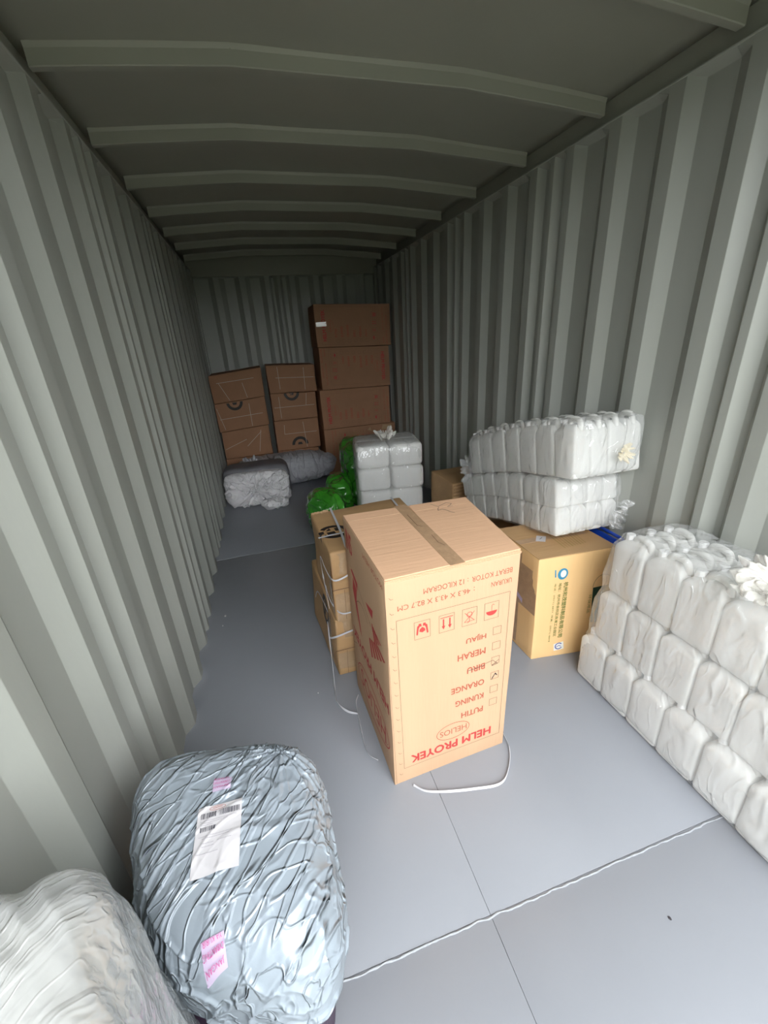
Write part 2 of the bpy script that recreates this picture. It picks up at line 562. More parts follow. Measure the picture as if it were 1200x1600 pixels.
def gathered(name, c, axis, r, m, parent, n=150, rings=12, ruff=0.25, lift=0.6, seed=0, lobes=11, uneven=.5):
    """ruffled film fan where a bag mouth is tied"""
    c = Vector(c)
    ax = Vector(axis).normalized()
    u = ax.orthogonal().normalized()
    w = ax.cross(u)
    vs, fs = [], []
    for i in range(rings):
        t = i / (rings - 1)
        neck = .16 + .84 * t ** 1.3
        for k in range(n):
            a = 2 * math.pi * k / n
            na = noise.noise(Vector((math.cos(a) * lobes * .45, math.sin(a) * lobes * .45, seed * 3.1 + t * 2.6)))
            nb = noise.noise(Vector((math.cos(a) * 1.3, math.sin(a) * 1.3, seed * 7.7)))
            rad = r * neck * (1 + 1.1 * ruff * na * t + uneven * nb * t)
            hgt = r * lift * math.sin(t * 2.2) + r * ruff * 1.8 * na * t + r * .7 * uneven * nb * t
            vs.append(c + u * math.cos(a) * rad + w * math.sin(a) * rad + ax * hgt)
    for i in range(rings - 1):
        for k in range(n):
            fs.append((i * n + k, i * n + (k + 1) % n, (i + 1) * n + (k + 1) % n, (i + 1) * n + k))
    return part(mesh(name, vs, fs, m, None, 180), parent)

# ------------------------------------------------------------------ container shell
def rib_profile(start_ref, y_from, y_to):
    """(along, depth 0..1) corners of the corrugation; seam ribs sit half a pitch apart every fourth pitch"""
    pitch = 0.3148
    starts = []
    k0 = int((y_from - start_ref) / pitch) - 4
    base = -2
    for grp in range(-6, 8):
        b = 2 + grp * 4
        for off, w, a, bb in ((0, .055, .06, .032), (.5, .035, .042, .032), (1, .07, .042, .06), (2, .072, .06, .06), (3, .072, .06, .06)):
            starts.append((start_ref + (b + off) * pitch, w, a, bb))
    pr = []
    for s, w, a, bb in starts:
        if s - a > y_from + 0.01 and s + w + bb < y_to - 0.01:
            pr += [(s - a, 1), (s, 0), (s + w, 0), (s + w + bb, 1)]
    return [(y_from, 1)] + pr + [(y_to, 1)]

def corrugated(name, prof, fn, zs, m):
    """fn(along, depth, z) -> point; last row is flattened into the rail"""
    vs, fs = [], []
    for z, k in zs:
        for a, d in prof:
            vs.append(fn(a, d * k, z))
    n = len(prof)
    for i in range(len(zs) - 1):
        for j in range(n - 1):
            fs.append((i * n + j, i * n + j + 1, (i + 1) * n + j + 1, (i + 1) * n + j))
    o = mesh(name, vs, fs, m)
    sm = o.modifiers.new('sheet', 'SOLIDIFY')
    sm.thickness = 0.003
    sm.offset = 0
    bv = o.modifiers.new('rolled_bends', 'BEVEL')
    bv.width = 0.006
    bv.segments = 2
    bv.limit_method = 'ANGLE'
    bv.angle_limit = math.radians(30)
    return struct(o)

D = 0.037
zs = [(-0.02, 1), (2.580, 1), (2.607, 0.05)]
corrugated('wall_left', rib_profile(1.763, YF, YB), lambda a, d, z: (-D * d, a, z), zs, M['wall'])
corrugated('wall_right', rib_profile(1.709 - 2.5 * .3148 + 0.63 + 0.157, YF, YB), lambda a, d, z: (W + D * d, a, z), zs, M['wall'])
corrugated('wall_back', rib_profile(0.25, 0.0, W), lambda a, d, z: (a, YB + D * d, z), [(-0.02, 1), (2.515, 1), (2.54, 0.05)], M['wall'])

def strip(name, x0, x1, y0, y1, z0, z1, m):
    return struct(box(name, x0, x1, y0, y1, z0, z1, m, bevel=0.006))
strip('trim_1', -0.10, -0.036, YF, YB + .05, HR - .03, 2.80, M['roof'])
strip('trim_2', W + 0.036, W + 0.10, YF, YB + .05, HR - .03, 2.80, M['roof'])
strip('trim_9', -0.06, 0.006, YF, YB + .05, HR, HR + .009, M['wall'])
strip('trim_10', W - 0.006, W + 0.06, YF, YB + .05, HR, HR + .009, M['wall'])
strip('trim_3', -.11, W + .11, YB - 0.02, YB + 0.12, 2.53, 2.84, M['roof'])
strip('trim_4', -0.055, 0.012, YB - 0.05, YB + 0.06, -.02, HR, M['wall'])
strip('trim_5', W - 0.012, W + 0.055, YB - 0.05, YB + 0.06, -.02, HR, M['wall'])
strip('trim_6', -0.06, W + 0.06, YF - 0.08, YF, 2.62, 2.84, M['roof'])
strip('trim_7', -0.12, -0.03, YF - 0.1, YF, -.15, 2.80, M['wall'])
strip('trim_8', W + 0.03, W + 0.12, YF - 0.1, YF, -.15, 2.80, M['wall'])

# unseen open container doors, added straight out to block sky from the sides
def side_shade_door(n, hx, sgn):
    d = struct(box('door_%d' % n, 0, 1.17, -.035, .0, -.10, 2.55, M['wall'], bevel=.008))
    d.location = (hx, YF - .02, 0)
    d.rotation_euler = (0, 0, math.radians(-90 - sgn * 1))
    for k in range(5):
        r = box('door_rib', .06, 1.11, -.060, -.035, .12 + .5 * k, .22 + .5 * k, M['wall'], d, bevel=.012)
        r.parent = d
side_shade_door(1, -.05, 1)
side_shade_door(2, W + .05, -1)

def roofz(x, base=2.705, rise=0.052):
    t = min(1.0, x / 0.67, (W - x) / 0.72)
    t = max(0.0, t)
    return base + rise * (t ** 0.9)
xs = [-.05 + (W + .10) * i / 28 for i in range(29)]
# roof sheet: a slightly domed skin, sagging a few mm between bows
ys = [YF - .05 + i * (YB + .1 - YF) / 60 for i in range(61)]
vs = [(x, y, roofz(x, 2.712) + 0.006 * noise.noise(Vector((x * 1.5, y * 1.5, 0)))) for y in ys for x in xs]
fs = [(j * 29 + i, j * 29 + i + 1, (j + 1) * 29 + i + 1, (j + 1) * 29 + i) for j in range(60) for i in range(28)]
ceiling = struct(mesh('ceiling', vs, fs, M['roof'], None, 180))
so = ceiling.modifiers.new('sheet', 'SOLIDIFY')
so.thickness = 0.004
so.offset = 1
# roof bows: one bent box section every 0.635 m, welded up in the middle
bow_x = [0.0, 0.03, 0.2, 0.45, 0.66, 0.9, 1.2, 1.45, 1.62, 1.8, 2.1, 2.32, W]
def bow_z(x):
    if x < 0.67:
        return 2.648 + 0.052 * (x / 0.67) ** 0.85
    if x > 1.62:
        return 2.648 + 0.052 * ((W - x) / (W - 1.62)) ** 0.85
    return 2.700
vs, fs = [], []
sec = [(-0.040, 0.064), (-0.036, 0.052), (-0.034, 0.048), (-0.034, 0.003), (-0.031, 0.0), (-0.002, 0.0), (0.0, 0.003), (0.0, 0.05), (0.004, 0.064)]
for x in bow_x:
    for dy, dz in sec:
        vs.append((x, dy, bow_z(x) + dz))
n = len(sec)
for i in range(len(bow_x) - 1):
    for k in range(n):
        fs.append((i * n + k, (i + 1) * n + k, (i + 1) * n + (k + 1) % n, i * n + (k + 1) % n))
fs += [tuple(range(n)), tuple((len(bow_x) - 1) * n + k for k in range(n))[::-1]]
bow = mesh('roof_bow', vs, fs, M['roof'], None, 25)
bow.parent = ceiling
wm = None
for i in range(-3, 7):
    b = bow if i == -3 else bow.copy()
    if i != -3:
        COL.objects.link(b)
    b.parent = ceiling
    b.location = (0, 2.176 + i * 0.635, 0)
    # upright butt weld where the two halves of the bow meet
    if wm is None:
        w_ = box('weld_bead', 0.668, 0.672, -0.0355, -0.034, 2.702, 2.75, M['roof'])
        wm = w_.data
    else:
        w_ = bpy.data.objects.new('weld_bead', wm)
        COL.objects.link(w_)
    w_.parent = b

# floor: welded steel plates
floor = struct(box('floor', -0.06, W + 0.06, YF - 0.1, YB + 0.06, -0.16, -0.004, M['joint']))
def plate(x0, x1, y0, y1):
    g = 0.0005
    o = box('floor_plate', x0 + g, x1 - g, y0 + g, y1 - g, -0.0045, 0.0, M['floor'], floor, bevel=0.0012)
    return o
plate(-0.05, 1.02, YF - 0.1, 0.640)
plate(1.02, W + .05, YF - 0.1, 0.640)
plate(-0.05, 1.02, 0.640, 3.550)
plate(1.02, W + .05, 0.640, 3.550)
plate(-0.05, 1.02, 3.550, YB + .05)
plate(1.02, W + .05, 3.550, YB + .05)
def weld(p0, p1, r, wob, step=0.012):
    p0, p1 = Vector(p0), Vector(p1)
    L = (p1 - p0).length
    n = int(L / step)
    d = (p1 - p0).normalized()
    s = Vector((-d.y, d.x, 0))
    pts, rs = [], []
    for i in range(n + 1):
        q = p0 + d * L * i / n + s * wob * noise.noise(Vector((i * 0.35, p0.x, p0.y)))
        pts.append(q)
        rs.append(r * (0.8 + 0.45 * (noise.noise(Vector((i * 0.9, 3, p0.y))) + (0.35 if i % 3 == 0 else 0))))
    v, f = tube_data(pts, rs, 8)
    o = mesh('weld_bead', [(a.x, a.y, max(a.z, -0.003)) for a in v], f, M['bead'], None, 60)
    o.parent = floor
weld((-0.04, 0.636, 0.0), (W + .04, 0.632, 0.0), 0.0036, 0.005)
weld((-0.04, 3.545, 0.0), (W + .04, 3.552, 0.0), 0.0032, 0.012)
# yard outside the doors
struct(box('ground', -14, 16, -16, 16, -0.42, -0.17, M['ground']))
# unseen leafy screen added before the doorway to hold off low sky light
SKY_SCREEN_H = 3.1
v, f = [], []
NXT, NZT = 60, 14
for j in range(NZT + 1):
    for i in range(NXT + 1):
        a = math.pi * (1.02 + .96 * i / NXT)
        h = SKY_SCREEN_H * (1 + .18 * noise.noise(Vector((i * .35, 0, 5))))
        rr = 9.5 + .9 * noise.noise(Vector((i * .5, j * .5, 0))) + 1.2 * (j / NZT) ** 3
        v.append((1.2 + rr * math.cos(a), .8 + rr * math.sin(a), -.2 + h * j / NZT))
f = [(j * (NXT + 1) + i, j * (NXT + 1) + i + 1, (j + 1) * (NXT + 1) + i + 1, (j + 1) * (NXT + 1) + i) for j in range(NZT) for i in range(NXT)]
sky_screen = mesh('tree_belt', v, f, mat('dark_foliage', (.035, .06, .02), .8, var=.5, vscale=3, bump=.8, bscale=6), None, 180)
sky_screen['kind'] = 'structure'


# ------------------------------------------------------------------ the helmet-carton print (upright sheet 0.52 x 1.00 m)
def helmet_print(fr, parent, sx=1.0, marks=True):
    def S(x):
        return x * sx
    T = lambda s, x0, y0, x1, cap, m=M['dred'], b=0.014: lettering(s, fr, S(x0), y0, S(x1), cap, m, parent, b)
    T('HELM PROYEK', .076, 1 - .140, .454, .042, M['red'], .022)
    polys('printed_emblem', fr, ring(S(.26), 1 - .196, .078 * sx, .044, .0028), M['dred'], parent)
    T('HELIOS', .196, 1 - .211, .322, .030, M['dred'], .0)
    for s, x1, v in (('PUTIH', .222, .28), ('KUNING', .25, .354), ('ORANGE', .27, .429), ('BIRU', .20, .512), ('MERAH', .243, .59), ('HIJAU', .207, .665)):
        T(s, .12, 1 - v, x1, .029)
    for v in (.658, .584, .509, .43, .356, .284):
        y = 1 - v
        polys('check_box', fr, stroke([(S(.053), y - .018), (S(.089), y - .018), (S(.089), y + .018), (S(.053), y + .018)], .0016, True), M['line'], parent)
    if marks:
        sc_ = stroke([(S(.055), .493), (S(.088), .515), (S(.06), .512), (S(.083), .488), (S(.12), .494)], .0016)
        sc_ += stroke([(S(.12), .500), (S(.2), .503)], .0022)
        polys('pen_mark', fr, sc_ + stroke([(S(.06), .572), (S(.068), .56), (S(.084), .588)], .0032) + stroke([(S(.064), .57), (S(.07), .562), (S(.082), .58)], .002), M['pen'], parent)
    # frame round the list
    polys('printed_frame', fr, stroke([(S(.023), 1 - .826), (S(.487), 1 - .826), (S(.487), 1 - .08), (S(.03), 1 - .08)], .0015, True), M['line'], parent)
    # handling symbols
    def icon(cx, shapes, m=M['red']):
        cy, hw, hh = 1 - .760, .031, .038
        polys('handling_symbol', fr, stroke([(S(cx - hw), cy - hh), (S(cx + hw), cy - hh), (S(cx + hw), cy + hh), (S(cx - hw), cy + hh)], .0015, True), M['line'], parent)
        polys('handling_symbol', fr, [[(S(cx + x), cy + y) for x, y in p] for p in shapes], m, parent)
    dome = [(-.024, .002)] + [(-.024 * math.cos(t * math.pi / 10), .002 + .020 * math.sin(t * math.pi / 10)) for t in range(11)]
    icon(.101, [dome] + stroke([(0, .004), (0, -.024), (-.006, -.028), (-.010, -.024)], .0016))
    icon(.196, stroke([(-.02, .02), (.02, -.02)], .002) + stroke([(-.02, -.02), (.02, .02)], .002) +
         [r for r in ring(0, -.010, .012, .012, .002, 16)] + stroke([(0, .0), (0, .022), (.008, .026)], .002) + stroke([(-.022, .02), (.022, .022)], .0016))
    arrow = lambda x: [[(x - .0028, -.02), (x + .0028, -.02), (x + .0028, .012), (x - .0028, .012)], [(x - .0075, .010), (x + .0075, .010), (x, .026)]]
    icon(.291, arrow(-.013) + arrow(.013) + stroke([(-.024, -.026), (.024, -.026)], .003))
    icon(.389, [[(-.010, -.004), (0, -.012), (.010, -.004), (.012, .006), (0, .012), (-.012, .006)],
                [(-.024, .018), (-.018, .02), (-.014, -.008), (-.008, -.018), (-.010, -.026), (-.020, -.018)],
                [(.024, .018), (.018, .02), (.014, -.008), (.008, -.018), (.010, -.026), (.020, -.018)],
                [(-.012, -.016), (-.002, -.016), (-.004, -.028), (-.014, -.028)], [(.012, -.016), (.002, -.016), (.004, -.028), (.014, -.028)]])
    T('UKURAN', .02, 1 - .887, .108, .021, M['dred'], .0)
    T(':', .178, 1 - .887, .182, .016, M['dred'], .0)
    T('46.3 X 43.3 X 82.7 CM', .196, 1 - .885, .48, .021, M['dred'], .0)
    T('BERAT KOTOR', .02, 1 - .931, .190, .022, M['dred'], .0)
    T(': 12 KILOGRAM', .205, 1 - .931, .381, .022, M['dred'], .0)

# ------------------------------------------------------------------ main carton, standing on its head
def carton_noise(amp, s=5.0, seed=0.0):
    return lambda co: Vector((noise.noise(co * s + Vector((seed, 0, 0))), noise.noise(co * s + Vector((9, seed, 0))), 0.5 * noise.noise(co * s + Vector((0, 5, seed))))) * amp

hn0, hr0 = Vector((.857, 1.143, 0)), Vector((1.384, 1.171, 0))
hn1, hr1, hb1, hl1 = Vector((.868, 1.153, 1.0)), Vector((1.403, 1.175, 1.0)), Vector((1.459, 1.733, 1.0)), Vector((.848, 1.754, 1.0))
hl0, hb0 = Vector((.835, 1.735, 0)), Vector((1.43, 1.72, 0))
helm = thing('carton', 'tall pale kraft helmet carton with red upside-down print standing mid floor', 'box', (1.13, 1.45, 0))
helm_body = part(hexa('body', [hn0, hr0, hb0, hl0, hn1 - Vector((0, 0, .006)), hr1 - Vector((0, 0, .006)), hb1 - Vector((0, 0, .006)), hl1 - Vector((0, 0, .006))],
     M['kraft'], None, .004, 2, 6, carton_noise(.0018, 4)), helm)
# two top flaps with a slit between, and the board edges that show along the near side
def lerp(a, b, t):
    return a + (b - a) * t
def quad(a, b, c, d, u, v):
    return lerp(lerp(a, b, u), lerp(d, c, u), v)
def slab(name, a, b, c, d, th, m, parent, bevel=.0012, lift=0.0):
    dz = Vector((0, 0, th))
    l = Vector((0, 0, lift))
    return part(hexa(name, [a + l - dz, b + l - dz, c + l - dz, d + l - dz, a + l, b + l, c + l, d + l], m, None, bevel, 1), parent)
q = lambda u, v, z=0.0: quad(hn1, hr1, hb1, hl1, u, v) + Vector((0, 0, z))
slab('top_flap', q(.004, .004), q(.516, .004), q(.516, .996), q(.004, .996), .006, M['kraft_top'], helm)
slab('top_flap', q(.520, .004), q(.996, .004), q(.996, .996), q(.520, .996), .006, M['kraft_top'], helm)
slab('flap_crease', q(.01, .866, .0006), q(.99, .866, .0006), q(.99, .872, .0006), q(.01, .872, .0006), .0006, M['kraft'], helm, 0)
for k, (h, o_) in enumerate(((-.010, .003), (-.016, .0018))):
    a, b = hn1 + Vector((0, -o_, h)), hr1 + Vector((0, -o_, h))
    slab('board_edge', a, b, b + Vector((0, .01, 0)), a + Vector((0, .01, 0)), .0022, M['kraft_top'], helm, 0)
# tape across the top running from far to near, turned down over the edge
TT = lambda x, y, z: hn1 + (hr1 - hn1).normalized() * x + Vector((-.041, .999, 0)) * y + Vector((0, 0, z))
slab('packing_tape', TT(.243, -.004, .0012), TT(.301, -.004, .0012), TT(.314, .594, .0012), TT(.254, .594, .0012), .0008, M['tape'], helm, 0)
ftop = Face(TT(0, 0, 0), TT(.5, 0, 0), TT(0, .5, 0))
polys('pen_mark', ftop, stroke([(.418, .541), (.438, .499), (.47, .515), (.492, .526), (.51, .506), (.495, .49), (.477, .48), (.503, .477)], .0022) +
      stroke([(.437, .489), (.425, .475), (.418, .457), (.44, .462), (.456, .439), (.46, .42), (.473, .404)], .0022), M['pen'], helm, .0012)
for q_ in (stroke([(.272, .47), (.268, .35), (.282, .33)], .003), stroke([(.285, .24), (.28, .17), (.292, .14)], .0025)):
    polys('tape_mark', ftop, q_, M['line'], helm, .0022)
# front face print, the sheet turned on its head: origin at the lower right corner
ff = Face(hr0 + Vector((-.002, -.0035, .0)), hn0 + Vector((0, -.0035, 0)), hr0 + Vector((.012, .0, -1)))
ff = Face(hr1 + Vector((-.012, -.0035, 0)), hn1 + Vector((0, -.0035, 0)), hr0 + Vector((-.012, -.0035, 0)))
class Flip:
    """upright sheet x runs to the photo's left, upright sheet y (up) runs down the carton"""
    def __init__(s, O, X, Dn):
        s.f = Face(O, X, Dn)
    def p(s, a, b, h=0.0):
        return s.f.O + s.f.x * a + s.f.y * b + s.f.x.cross(s.f.y) * h
front = Flip(hr1 + Vector((-.014, -.0020, 0)), hn1 + Vector((0, -.0020, 0)), hr0 + Vector((-.008, -.0020, 0)))
front = Wrap(front, helm_body)
helmet_print(front, helm)
# slanted die-cut ticks of the glued side flap
fd = Wrap(Face(hn0, hr0, hn1), helm_body)
tick = []
for i in range(15):
    y = .05 + i * .062
    tick += stroke([(.024, y + .008), (.030, y), (.038, y + .001)], .0014)
tick += stroke([(.0085, .01), (.0105, .97)], .0012)
polys('stitch_mark', fd, tick, M['line'], helm, .0008)
# left face print: large emblem, cone stripes, title and oval badge
fl = Face(hl1 + Vector((-.0030, 0, 0)), hn1 + Vector((-.0030, 0, 0)), hl1 + Vector((-.0030, 0, 1)))
class Down:
    """x towards the viewer along the side, y measured down from the top edge"""
    def __init__(s, fr, sy=-1):
        s.fr, s.sy = fr, sy
    def p(s, a, b, h=0.0):
        return s.fr.p(a, s.sy * b, h)
sd = Wrap(Down(fl), helm_body)
polys('printed_stripe', sd, [[(.084, .235), (.115, .225), (.20, .25), (.185, .30), (.16, .27)], [(.12, .26), (.175, .30), (.16, .36), (.215, .53), (.19, .51), (.10, .33)],
      [(.326, .262), (.431, .237), (.418, .285), (.360, .278)]] +
      [[(.400 + .016 * k, .318 + .004 * k), (.412 + .016 * k, .314 + .004 * k), (.448 + .034 * k * .8, .392 - .020 * k), (.428 + .034 * k * .8, .40 - .02 * k)] for k in range(4)] +
      [[(.345 + .028 * k, .43 - .012 * k), (.366 + .028 * k, .42 - .012 * k), (.392 + .044 * k, .50 - .030 * k), (.37 + .044 * k, .515 - .030 * k)] for k in range(5)], M['red'], helm)
polys('printed_arc', sd, ring(.25, .43, .115, .10, .003, 26, 2.6, 5.6) + stroke([(.20, .26), (.30, .31), (.38, .345)], .002) + stroke([(.09, .215), (.24, .27), (.43, .36)], .0016) +
      stroke([(.02, .70), (.10, .655), (.3, .64), (.56, .66)], .002), M['line'], helm)
sup = Wrap(Flip(fl.p(.602, 0), fl.p(0, 0), fl.p(.602, -1)), helm_body)
def side_text(s, x0, x1, y, cap, m=M['red'], b=.022):
    # upside down like the front: reads from the near edge to the far edge
    lettering(s, sup, .602 - x1, y, .602 - x0, cap, m, helm, b)
side_text('HELM PROYEK', .05, .58, .575, .055)
side_text('HELIOS', .14, .52, .765, .10, M['red'], .0)
polys('printed_emblem', sd, ring(.325, .815, .245, .105, .006, 48) + ring(.325, .815, .228, .090, .002, 48), M['red'], helm)
side_text('MOTOR HELM', .33, .58, .030, .022, M['dred'], .0)
side_text('SNI', .045, .14, .045, .10, M['red'], .012)

# ------------------------------------------------------------------ stack of two taped cartons left of it
def logo_on(fr, cx, cy, r, parent, half=None):
    """round black emblem with a figure cut into it"""
    a0, a1 = (0, 2 * math.pi) if half is None else half
    pl = ring(cx, cy, r, r, r * .34, 30, a0, a1)
    if half is None:
        pl += [[(cx - .42 * r, cy - .5 * r), (cx + .1 * r, cy - .42 * r), (cx + .05 * r, cy + .05 * r), (cx - .5 * r, cy + .0 * r)],
               [(cx + .15 * r, cy + .02 * r), (cx + .55 * r, cy + .1 * r), (cx + .4 * r, cy + .55 * r), (cx + .1 * r, cy + .5 * r)],
               [(cx - .5 * r, cy + .2 * r), (cx - .12 * r, cy + .25 * r), (cx - .2 * r, cy + .62 * r)]]
    else:
        pl += [[(cx - .3 * r, cy + (.0 if a0 > 1 else 0) * r), (cx + .3 * r, cy), (cx + .2 * r, cy + (-.3 if a0 > 1 else .3) * r), (cx - .2 * r, cy + (-.3 if a0 > 1 else .3) * r)]]
    polys('printed_emblem', fr, pl, M['black'], parent)

def taped_carton(c8, label, seed, front_strips=True):
    c8 = [Vector(c) for c in c8]
    t = thing('carton', label, 'box', (sum(c.x for c in c8[:4]) / 4, sum(c.y for c in c8[:4]) / 4, min(c.z for c in c8)), 'round-emblem cartons stacked beside the tall carton')
    b = part(hexa('body', c8, M['brown'], None, .012, 3, 8, carton_noise(.007, 5, seed)), t)
    return t, b

up_c = [(.765, 1.775, .405), (1.33, 1.80, .405), (1.325, 2.36, .405), (.752, 2.31, .405), (.772, 1.785, .80), (1.33, 1.81, .80), (1.325, 2.368, .80), (.752, 2.319, .80)]
lo_c = [(.750, 1.832, 0), (1.32, 1.85, 0), (1.31, 2.50, 0), (.700, 2.46, 0), (.760, 1.80, .40), (1.32, 1.83, .40), (1.31, 2.50, .40), (.728, 2.50, .40)]
t_up, b_up = taped_carton(up_c, 'upper of two brown strapped cartons left of the tall carton, round black emblem', 1.0)
t_lo, b_lo = taped_carton(lo_c, 'lower brown strapped carton on the floor left of the tall carton, under its twin', 2.0)
for t, bd, c, nm in ((t_up, b_up, up_c, 0), (t_lo, b_lo, lo_c, 1)):
    c = [Vector(v) for v in c]
    off = Vector((-.0075, 0, 0))
    side = Wrap(Face(c[3], c[0], c[7]), bd)
    if nm == 0:      # emblem on the top flap, its edge by the strap
        logo_on(Wrap(Face(c[4], c[5], c[7]), bd), .075, .235, .082, t)
    else:
        logo_on(side, .405, .300, .092, t)
    # clear tape sheets on the near end and a rough torn board edge
    fo = Vector((0, -.007, 0))
    fr = Wrap(Face(c[0], c[1], c[4]), bd)
    for q_ in ([(.01, .27), (.30, .27), (.30, .385), (.012, .385)], [(.01, .0), (.3, .0), (.3, .16), (.01, .165)]):
        polys('clear_tape', fr, [q_], M['cleartape'], t, .002)
    polys('tape_seam', fr, stroke([(.0, .19), (.3, .185)], .004) + stroke([(.055, .01), (.06, .18)], .002), M['line'], t, .003)
    so_ = side
    polys('clear_tape', so_, [[(.43, .10), (.53, .02), (.54, .36), (.45, .22)]], M['cleartape'], t, .002)
# rumpled torn edge at the far top corner of the upper carton
v, f = [], []
for i in range(30):
    a = i / 29
    p = Vector((.755 + .10 * a, 2.31 + .01 * a, .803))
    for k in range(3):
        v.append(p + Vector((random.uniform(-.004, .004), -.012 * k + random.uniform(-.004, .004), .007 * (k == 1) + random.uniform(0, .006))))
for i in range(29):
    for k in range(2):
        f.append((i * 3 + k, i * 3 + k + 1, i * 3 + k + 4, i * 3 + k + 3))
part(mesh('torn_edge', v, f, M['edge']), t_up)
# bands on the cartons: round the upper one, round the lower one
def band(name, pts, width, up, parent, m=M['strap'], sub=5, twist=0.0):
    v, f = band_data(smooth_path(pts, sub), width, up, .0012, twist)
    o = mesh(name, v, f, m)
    return part(o, parent) if parent else o
band('strapping_band', [(.90, 1.772, .70), (.84, 1.760, .675), (.775, 1.775, .655), (.752, 1.87, .675), (.745, 1.95, .70), (.745, 2.0, .66), (.748, 1.99, .56), (.750, 1.94, .46), (.750, 1.90, .41)], .008, (0, .3, 1), t_up)
band('strapping_band', [(.745, 1.95, .812), (.80, 1.96, .812), (.9, 1.97, .812), (1.0, 2.0, .810)], .012, (0, 1, 0), t_up)
band('strapping_band', [(.858, 1.79, .809), (.868, 2.02, .812), (.872, 2.34, .809)], .012, (1, 0, 0), t_up)
band('strapping_band', [(1.24, 1.80, .809), (1.25, 2.1, .812), (1.26, 2.36, .809)], .012, (1, 0, 0), t_up)
band('strapping_band', [(.745, 1.90, .56), (.755, 1.83, .50), (.79, 1.757, .47), (.85, 1.750, .468), (.90, 1.752, .47)], .008, (0, 0, 1), t_up)
band('strapping_band', [(.716, 2.36, .20), (.722, 2.2, .34), (.735, 2.02, .375), (.742, 1.93, .37)], .009, (0, 0, 1), t_lo)
band('strapping_band', [(.735, 1.90, .22), (.742, 1.845, .26), (.775, 1.800, .30), (.83, 1.796, .315), (.90, 1.802, .32)], .010, (0, 0, 1), t_lo)

# loose bands lying on the floor
def loose(pts, label, width=.011, up=(0, 0, 1), tw=0.5):
    o = band('strapping_band', pts, width, up, None, M['strap'], 7, tw)
    return tag(o, label, 'strap', 'loose strapping bands')
loose([(.735, 1.94, .30), (.730, 1.90, .20), (.722, 1.83, .08), (.712, 1.76, .012), (.706, 1.70, .007), (.704, 1.66, .007), (.722, 1.61, .007), (.75, 1.57, .007), (.790, 1.545, .007)],
      'white plastic band hanging from the lower strapped carton down to the floor')
loose([(.822, 1.66, .007), (.80, 1.62, .007), (.792, 1.545, .007), (.785, 1.45, .007), (.782, 1.36, .007), (.790, 1.305, .007), (.82, 1.27, .007)],
      'thin grey-white band curling on the floor beside the left face of the tall carton', .007)
loose([(.93, 1.115, .007), (.97, 1.075, .007), (1.05, 1.046, .007), (1.16, 1.020, .007), (1.27, 1.005, .007), (1.335, 1.045, .007), (1.395, 1.13, .007), (1.412, 1.22, .007), (1.415, 1.32, .007), (1.41, 1.38, .007)],
      'white plastic band looping on the floor in front of the tall carton', .0095, (0, .55, .8), .35)

# ------------------------------------------------------------------ brown carton with Chinese print
cn = [Vector(p) for p in ((1.816, 1.581, 0), (2.262, 1.525, 0), (2.262, 1.96, 0), (1.80, 1.97, 0), (1.804, 1.583, .655), (2.259, 1.553, .655), (2.249, 1.753, .655), (1.802, 1.981, .655))]
cn[6] = Vector((2.262, 1.96, .655))
china = thing('carton', 'ochre carton with green Chinese print and blue badge, jerrycan bags resting on top', 'box', (2.03, 1.76, 0))
china_body = part(hexa('body', [c - Vector((0, 0, .006 if i > 3 else 0)) for i, c in enumerate(cn)], M['brown_side'], None, .005, 2, 7, carton_noise(.004, 4, 5)), china)
qc = lambda u, v, z=0.0: quad(cn[4], cn[5], cn[6], cn[7], u, v) + Vector((0, 0, z))
slab('top_flap', qc(.002, .0), qc(.998, .0), qc(.998, .49), qc(.002, .49), .005, M['brown'], china)
slab('top_flap', qc(.002, .50), qc(.998, .50), qc(.998, .998), qc(.002, .998), .005, M['brown'], china)
slab('packing_tape', qc(.0, .44, .001), qc(.9, .44, .001), qc(.9, .56, .001), qc(.0, .56, .001), .0008, M['tape'], china, 0)
side = Wrap(Face(cn[3], cn[0], cn[7]), china_body)
polys('packing_tape', side, [[(.0, .30), (.385, .30), (.385, .56), (.0, .56)], [(.15, .02), (.24, .02), (.24, .62), (.15, .62)]], M['tape'], china, .001)
polys('small_sticker', side, [[(.225, .335), (.275, .315), (.275, .345), (.225, .365)]], M['pinkpaper'], china, .002)
fc = Face(cn[4], cn[5], cn[4] + Vector((0, 0, 1)))
cd = Wrap(Down(fc), china_body)
class Side90:
    """text running down the carton: baseline goes downwards, letters' tops towards +x"""
    def __init__(s, fr):
        s.fr = fr
    def p(s, a, b, h=0.0):
        return s.fr.p(b, -a, h)
cs = Wrap(Side90(fc), china_body)
lettering('杭州和茂塑料制品有限公司', cs, .167, .160, .526, .026, M['olive'], china, .02)
lettering('地址：杭州市余杭区良渚工业园区', cs, .167, .130, .515, .017, M['olive'], china, .015)
lettering('电话：(0571) 8877  传真：(0571) 8878', cs, .168, .103, .549, .012, M['olive'], china, .01)
lettering('环保用品', cs, .272, .318, .39, .018, M['olive'], china, .0)
polys('printed_emblem', cd, [[(.147 + .030 * math.cos(t), .113 + .034 * math.sin(t)) for t in [k * math.pi / 14 for k in range(28)]]], M['pblue'], china)
polys('printed_emblem', cd, [[(.150 + .017 * math.cos(t), .112 + .022 * math.sin(t)) for t in [k * math.pi / 10 for k in range(20)]]], M['pwhite'], china, .0014)
polys('printed_emblem', cd, [[(.098, .082), (.105, .082), (.110, .128), (.102, .128)]], M['pblue'], china)
polys('printed_panel', cd, [[(.338, .231), (.445, .226), (.445, .47), (.348, .456)]], M['dgreen'], china)
lettering('杭茂', cs, .255, .375, .335, .045, M['olive'], china, .0, h=.0016)
